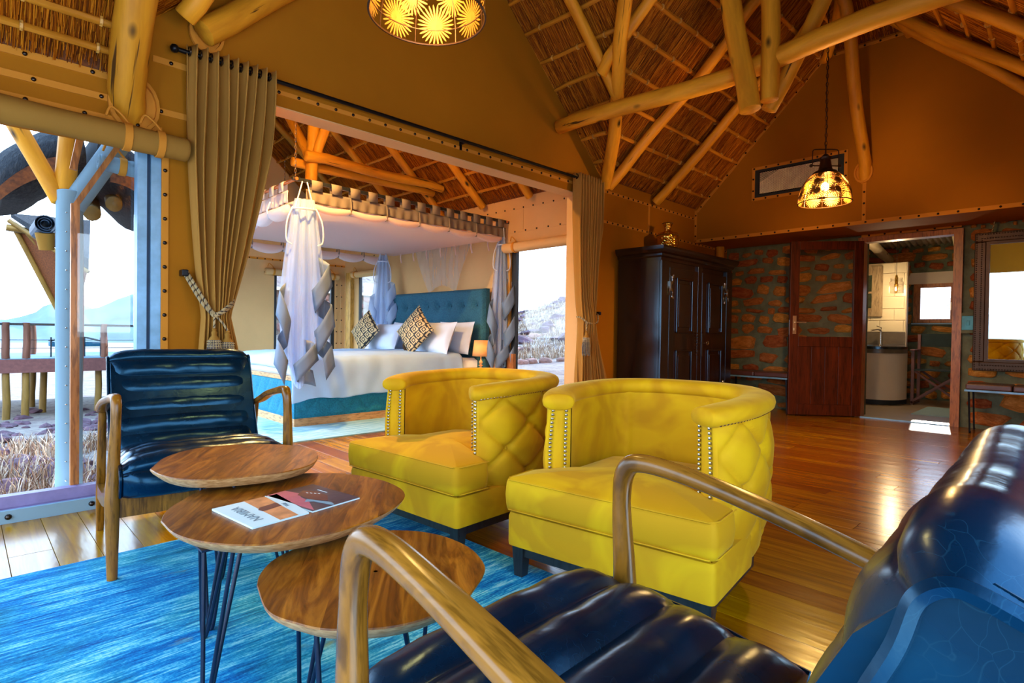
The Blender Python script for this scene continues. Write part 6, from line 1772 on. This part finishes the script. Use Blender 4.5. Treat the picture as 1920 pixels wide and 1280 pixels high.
def valance(name, mat, L, org, du, nin, ntab, z1=-.075, z0=-.19, seed=0):
    """tabs over the rail and a gathered band below; du runs along the rail, nin points inward"""
    o0 = Vector(org); du = Vector(du); nin = Vector(nin); mb = MB()
    mb.grid(lambda u, v: o0 + du * (u * L) + nin * (.010 * sin(u * L * 60) * v + .008 * mnoise.noise((u * 14, v, seed))) + Vector((0, 0, z1 + (z0 - z1) * v + .006 * sin(u * L * 17) * v)), int(L / .012), 6)
    bd = mb.build(name, mat, cn, smooth=True, solid=.003, auto=False)
    for k in range(ntab):
        s = L * (k + .5) / ntab; w_ = .105; mb = MB()
        prof = [(-.020, z1 - .004), (-.020, -.006), (-.014, .014), (0, .021), (.014, .014), (.020, -.006), (.020, z1 - .004)]
        mb.add([o0 + du * (s + sg * w_ / 2 * (1 + .12 * (abs(i - 3) / 3) * 0)) + nin * a + Vector((0, 0, b)) for i, (a, b) in enumerate(prof) for sg in (-1, 1)], [(2 * i, 2 * i + 1, 2 * i + 3, 2 * i + 2) for i in range(6)])
        mb.build('tab', mat, cn, smooth=True, solid=.003)
    return bd
valance('valance', 'taupe_cloth', CX - .12, (.10, 0, 0), (1, 0, 0), (0, 1, 0), 13, seed=1)
valance('valance', 'canopy_roll', CY - .25, (0, .16, 0), (0, 1, 0), (1, 0, 0), 10, seed=2)
valance('valance', 'taupe_cloth', CX - .12, (.06, CY, 0), (1, 0, 0), (0, -1, 0), 10, seed=3)
valance('valance', 'canopy_cloth', CY - .16, (CX - .02, .08, 0), (0, 1, 0), (-1, 0, 0), 10, seed=4)
# cloth ceiling, lifted by a point in the middle
mb = MB()
def cfn(u, v):
    x = CX * u; y = CY * v; e = min(u, 1 - u, v, 1 - v) * 4; lift = .20 * exp(-(((u - .36) / .16) ** 2 + ((v - .45) / .2) ** 2)) 
    sag = -.035 * sin(pi * u) * sin(pi * v); return (x, y, -.195 + lift * .55 + sag + .006 * mnoise.noise((u * 6, v * 6, 3)))
mb.grid(cfn, 60, 50); mb.build('cloth_ceiling', 'canopy_cloth', cn, smooth=True, auto=False)
# rolled-up sides, scalloped between the straps
def rolled(L, org, du, n, r, z, mat, name='rolled_side'):
    o0 = Vector(org); du = Vector(du); b = du.cross(Vector((0, 0, 1))); mb = MB(); rings = []; NN = n * 8
    for k in range(NN + 1):
        u = k / NN; ph = (u * n) % 1; rr = r * (.62 + .38 * abs(sin(pi * u * n)) ** .6); c = o0 + du * (L * u) + Vector((0, 0, z - .030 * abs(sin(pi * u * n)) ** .8))
        rings.append([c + b * rr * cos(a) + Vector((0, 0, rr * 1.1 * sin(a))) for a in [2 * pi * j / 12 for j in range(12)]])
    mb.rings(rings); ro = mb.build(name, mat, cn, smooth=True, auto=False)
    for k in range(1, n):
        c = o0 + du * (L * k / n); mb = MB(); rr = r * .70
        mb.tube([c + Vector((0, 0, z + .12)) - b * .012, c + Vector((0, 0, z + .03)) - b * rr, c + Vector((0, 0, z - rr * 1.0)) - b * rr * .5, c + Vector((0, 0, z - rr * 1.1)) + b * rr * .4, c + Vector((0, 0, z + .03)) + b * rr, c + Vector((0, 0, z + .12)) + b * .012], .009, 5)
        mb.build('strap', 'taupe_cloth' if mat == 'canopy_cloth' else 'white_cotton', ro, smooth=True)
rolled(CX - .25, (.14, -.005, 0), (1, 0, 0), 6, .034, -.215, 'canopy_cloth')
rolled(CY - .25, (-.01, .14, 0), (0, 1, 0), 6, .060, -.25, 'canopy_roll')
rolled(CX - .25, (.12, CY, 0), (1, 0, 0), 6, .055, -.27, 'canopy_cloth')
for k in range(7):
    y = .28 + k * .33; mb = MB(); mb.tube(catmull([(CX - .05, y, -.16), (CX - .055, y + .01, -.24), (CX - .045, y - .004, -.33)], 3), .010, 5); mb.build('tie', 'canopy_cloth', cn, smooth=True)
# gathered net corners
def drape(label, loc, H_, wtop, wmax, dirx, ribbon, seed, tall=1.0, asym=.0):
    t = thing('net_drape', label, 'bed net', loc); dx = Vector(dirx).normalized(); dy = Vector((-dx.y, dx.x, 0)); r = random.Random(seed)
    def wd(v): return wtop + (wmax - wtop) * min(1, v * 1.5) ** .8 * (1 - .25 * max(0, v - .7) / .3)
    def fn(u, v, k=0, amp=.03):
        w_ = wd(v); s = (u - .5 + asym * v) * w_; zb = H_ * (.80 + .20 * (.5 + .5 * cos((u - .42) * 2.3 * pi)))
        return dx * s + dy * (amp * sin(u * 7 * pi + k) * (.4 + v) + .02 * mnoise.noise((u * 5, v * 4, k)) + k * .012) + Vector((0, 0, -zb * v))
    for k in range(3):
        mb = MB(); mb.grid(lambda u, v: fn(.10 * k + u * (1 - .14 * k), v, k), 40, 40); mb.build('net_layer', 'mosquito_net', t, smooth=True, auto=False)
    # folded satin edging running down in cascades
    def cascade(s0, v0, v1, n, amp, sgn, wr, name):
        mb = MB(); N_ = int(n * 12)
        def cf(u, q_):
            vv = v0 + (v1 - v0) * u; ph = u * n * 2 * pi; tri = asin_ = math.asin(max(-1, min(1, sin(ph)))) / (pi / 2)
            s = (s0 + asym * vv) * wd(vv) + sgn * amp * tri; z = -H_ * vv - wr * q_
            return dx * (s + sgn * .03 * q_ ) + dy * (-.035 + .045 * cos(ph)) + Vector((0, 0, z + .03 * sin(ph * 1.0)))
        mb.grid(cf, N_, 4); mb.build(name, ribbon, t, smooth=True, solid=.002, auto=False)
    cascade(.42, .30, .84, 2.5, .085, 1, .20, 'satin_edge'); cascade(-.40, .44, .84, 1.6, .06, -1, .22, 'satin_edge'); cascade(.02, .74, .92, 1.2, .10, 1, .15, 'satin_edge')
    mb = MB(); mb.tube([dx * (wtop * .55 * cos(a)) + dy * (wtop * .4 * sin(a)) + Vector((0, 0, -.10)) for a in [2 * pi * j / 14 for j in range(15)]], .010, 6, cap=False)
    mb.build('tie_band', 'white_cotton', t, smooth=True)
    for sg in (-1, 1):
        mb = MB(); mb.tube(catmull([dx * sg * wtop * .6 + Vector((0, 0, -.08)), dx * sg * (wtop * .6 + .05) - dy * .03 + Vector((0, 0, -.22)), dx * sg * (wtop * .6 + .055) - dy * .03 + Vector((0, 0, -.38)), dx * sg * (wtop * .6 + .01) - dy * .03 + Vector((0, 0, -.42))], 5), .007, 5); mb.build('ribbon_loop', 'white_cotton', t, smooth=True)
        mb = MB(); mb.tube([dx * sg * wtop * .5 + Vector((0, 0, -.10)), dx * sg * .02 + Vector((0, 0, .155))], .006, 5); mb.build('hanging_string', 'white_cotton', t, smooth=True)
    return t
drape('gathered white net with grey satin hem hanging at the near left bed corner', (2.23, 4.99, 2.14), 1.72, .17, .42, (1, -.25, 0), 'grey_ribbon', 1, asym=-.02)
drape('gathered white net with satin hem hanging at the near right bed corner', (4.74, 5.05, 2.13), 1.70, .08, .26, (1, -.6, 0), 'grey_ribbon', 2)
drape('gathered white net at the far right bed corner beside the end window', (4.55, 7.45, 2.10), 1.30, .12, .34, (.8, -.8, 0), 'mosquito_net', 3)
mb = MB(); mb.grid(lambda u, v: (4.79 - .02 * sin(v * 3) , 6.95 - .35 * v - (1.25 - .65 * v) * u + .01 * sin(u * 30), 2.12 - (.62 - .10 * sin(pi * u)) * v), 40, 20)
o = mb.build('net_swag', 'net_sheer', smooth=True, auto=False); tag(o, 'sheer white net swag hanging above the middle of the headboard', 'bed net')
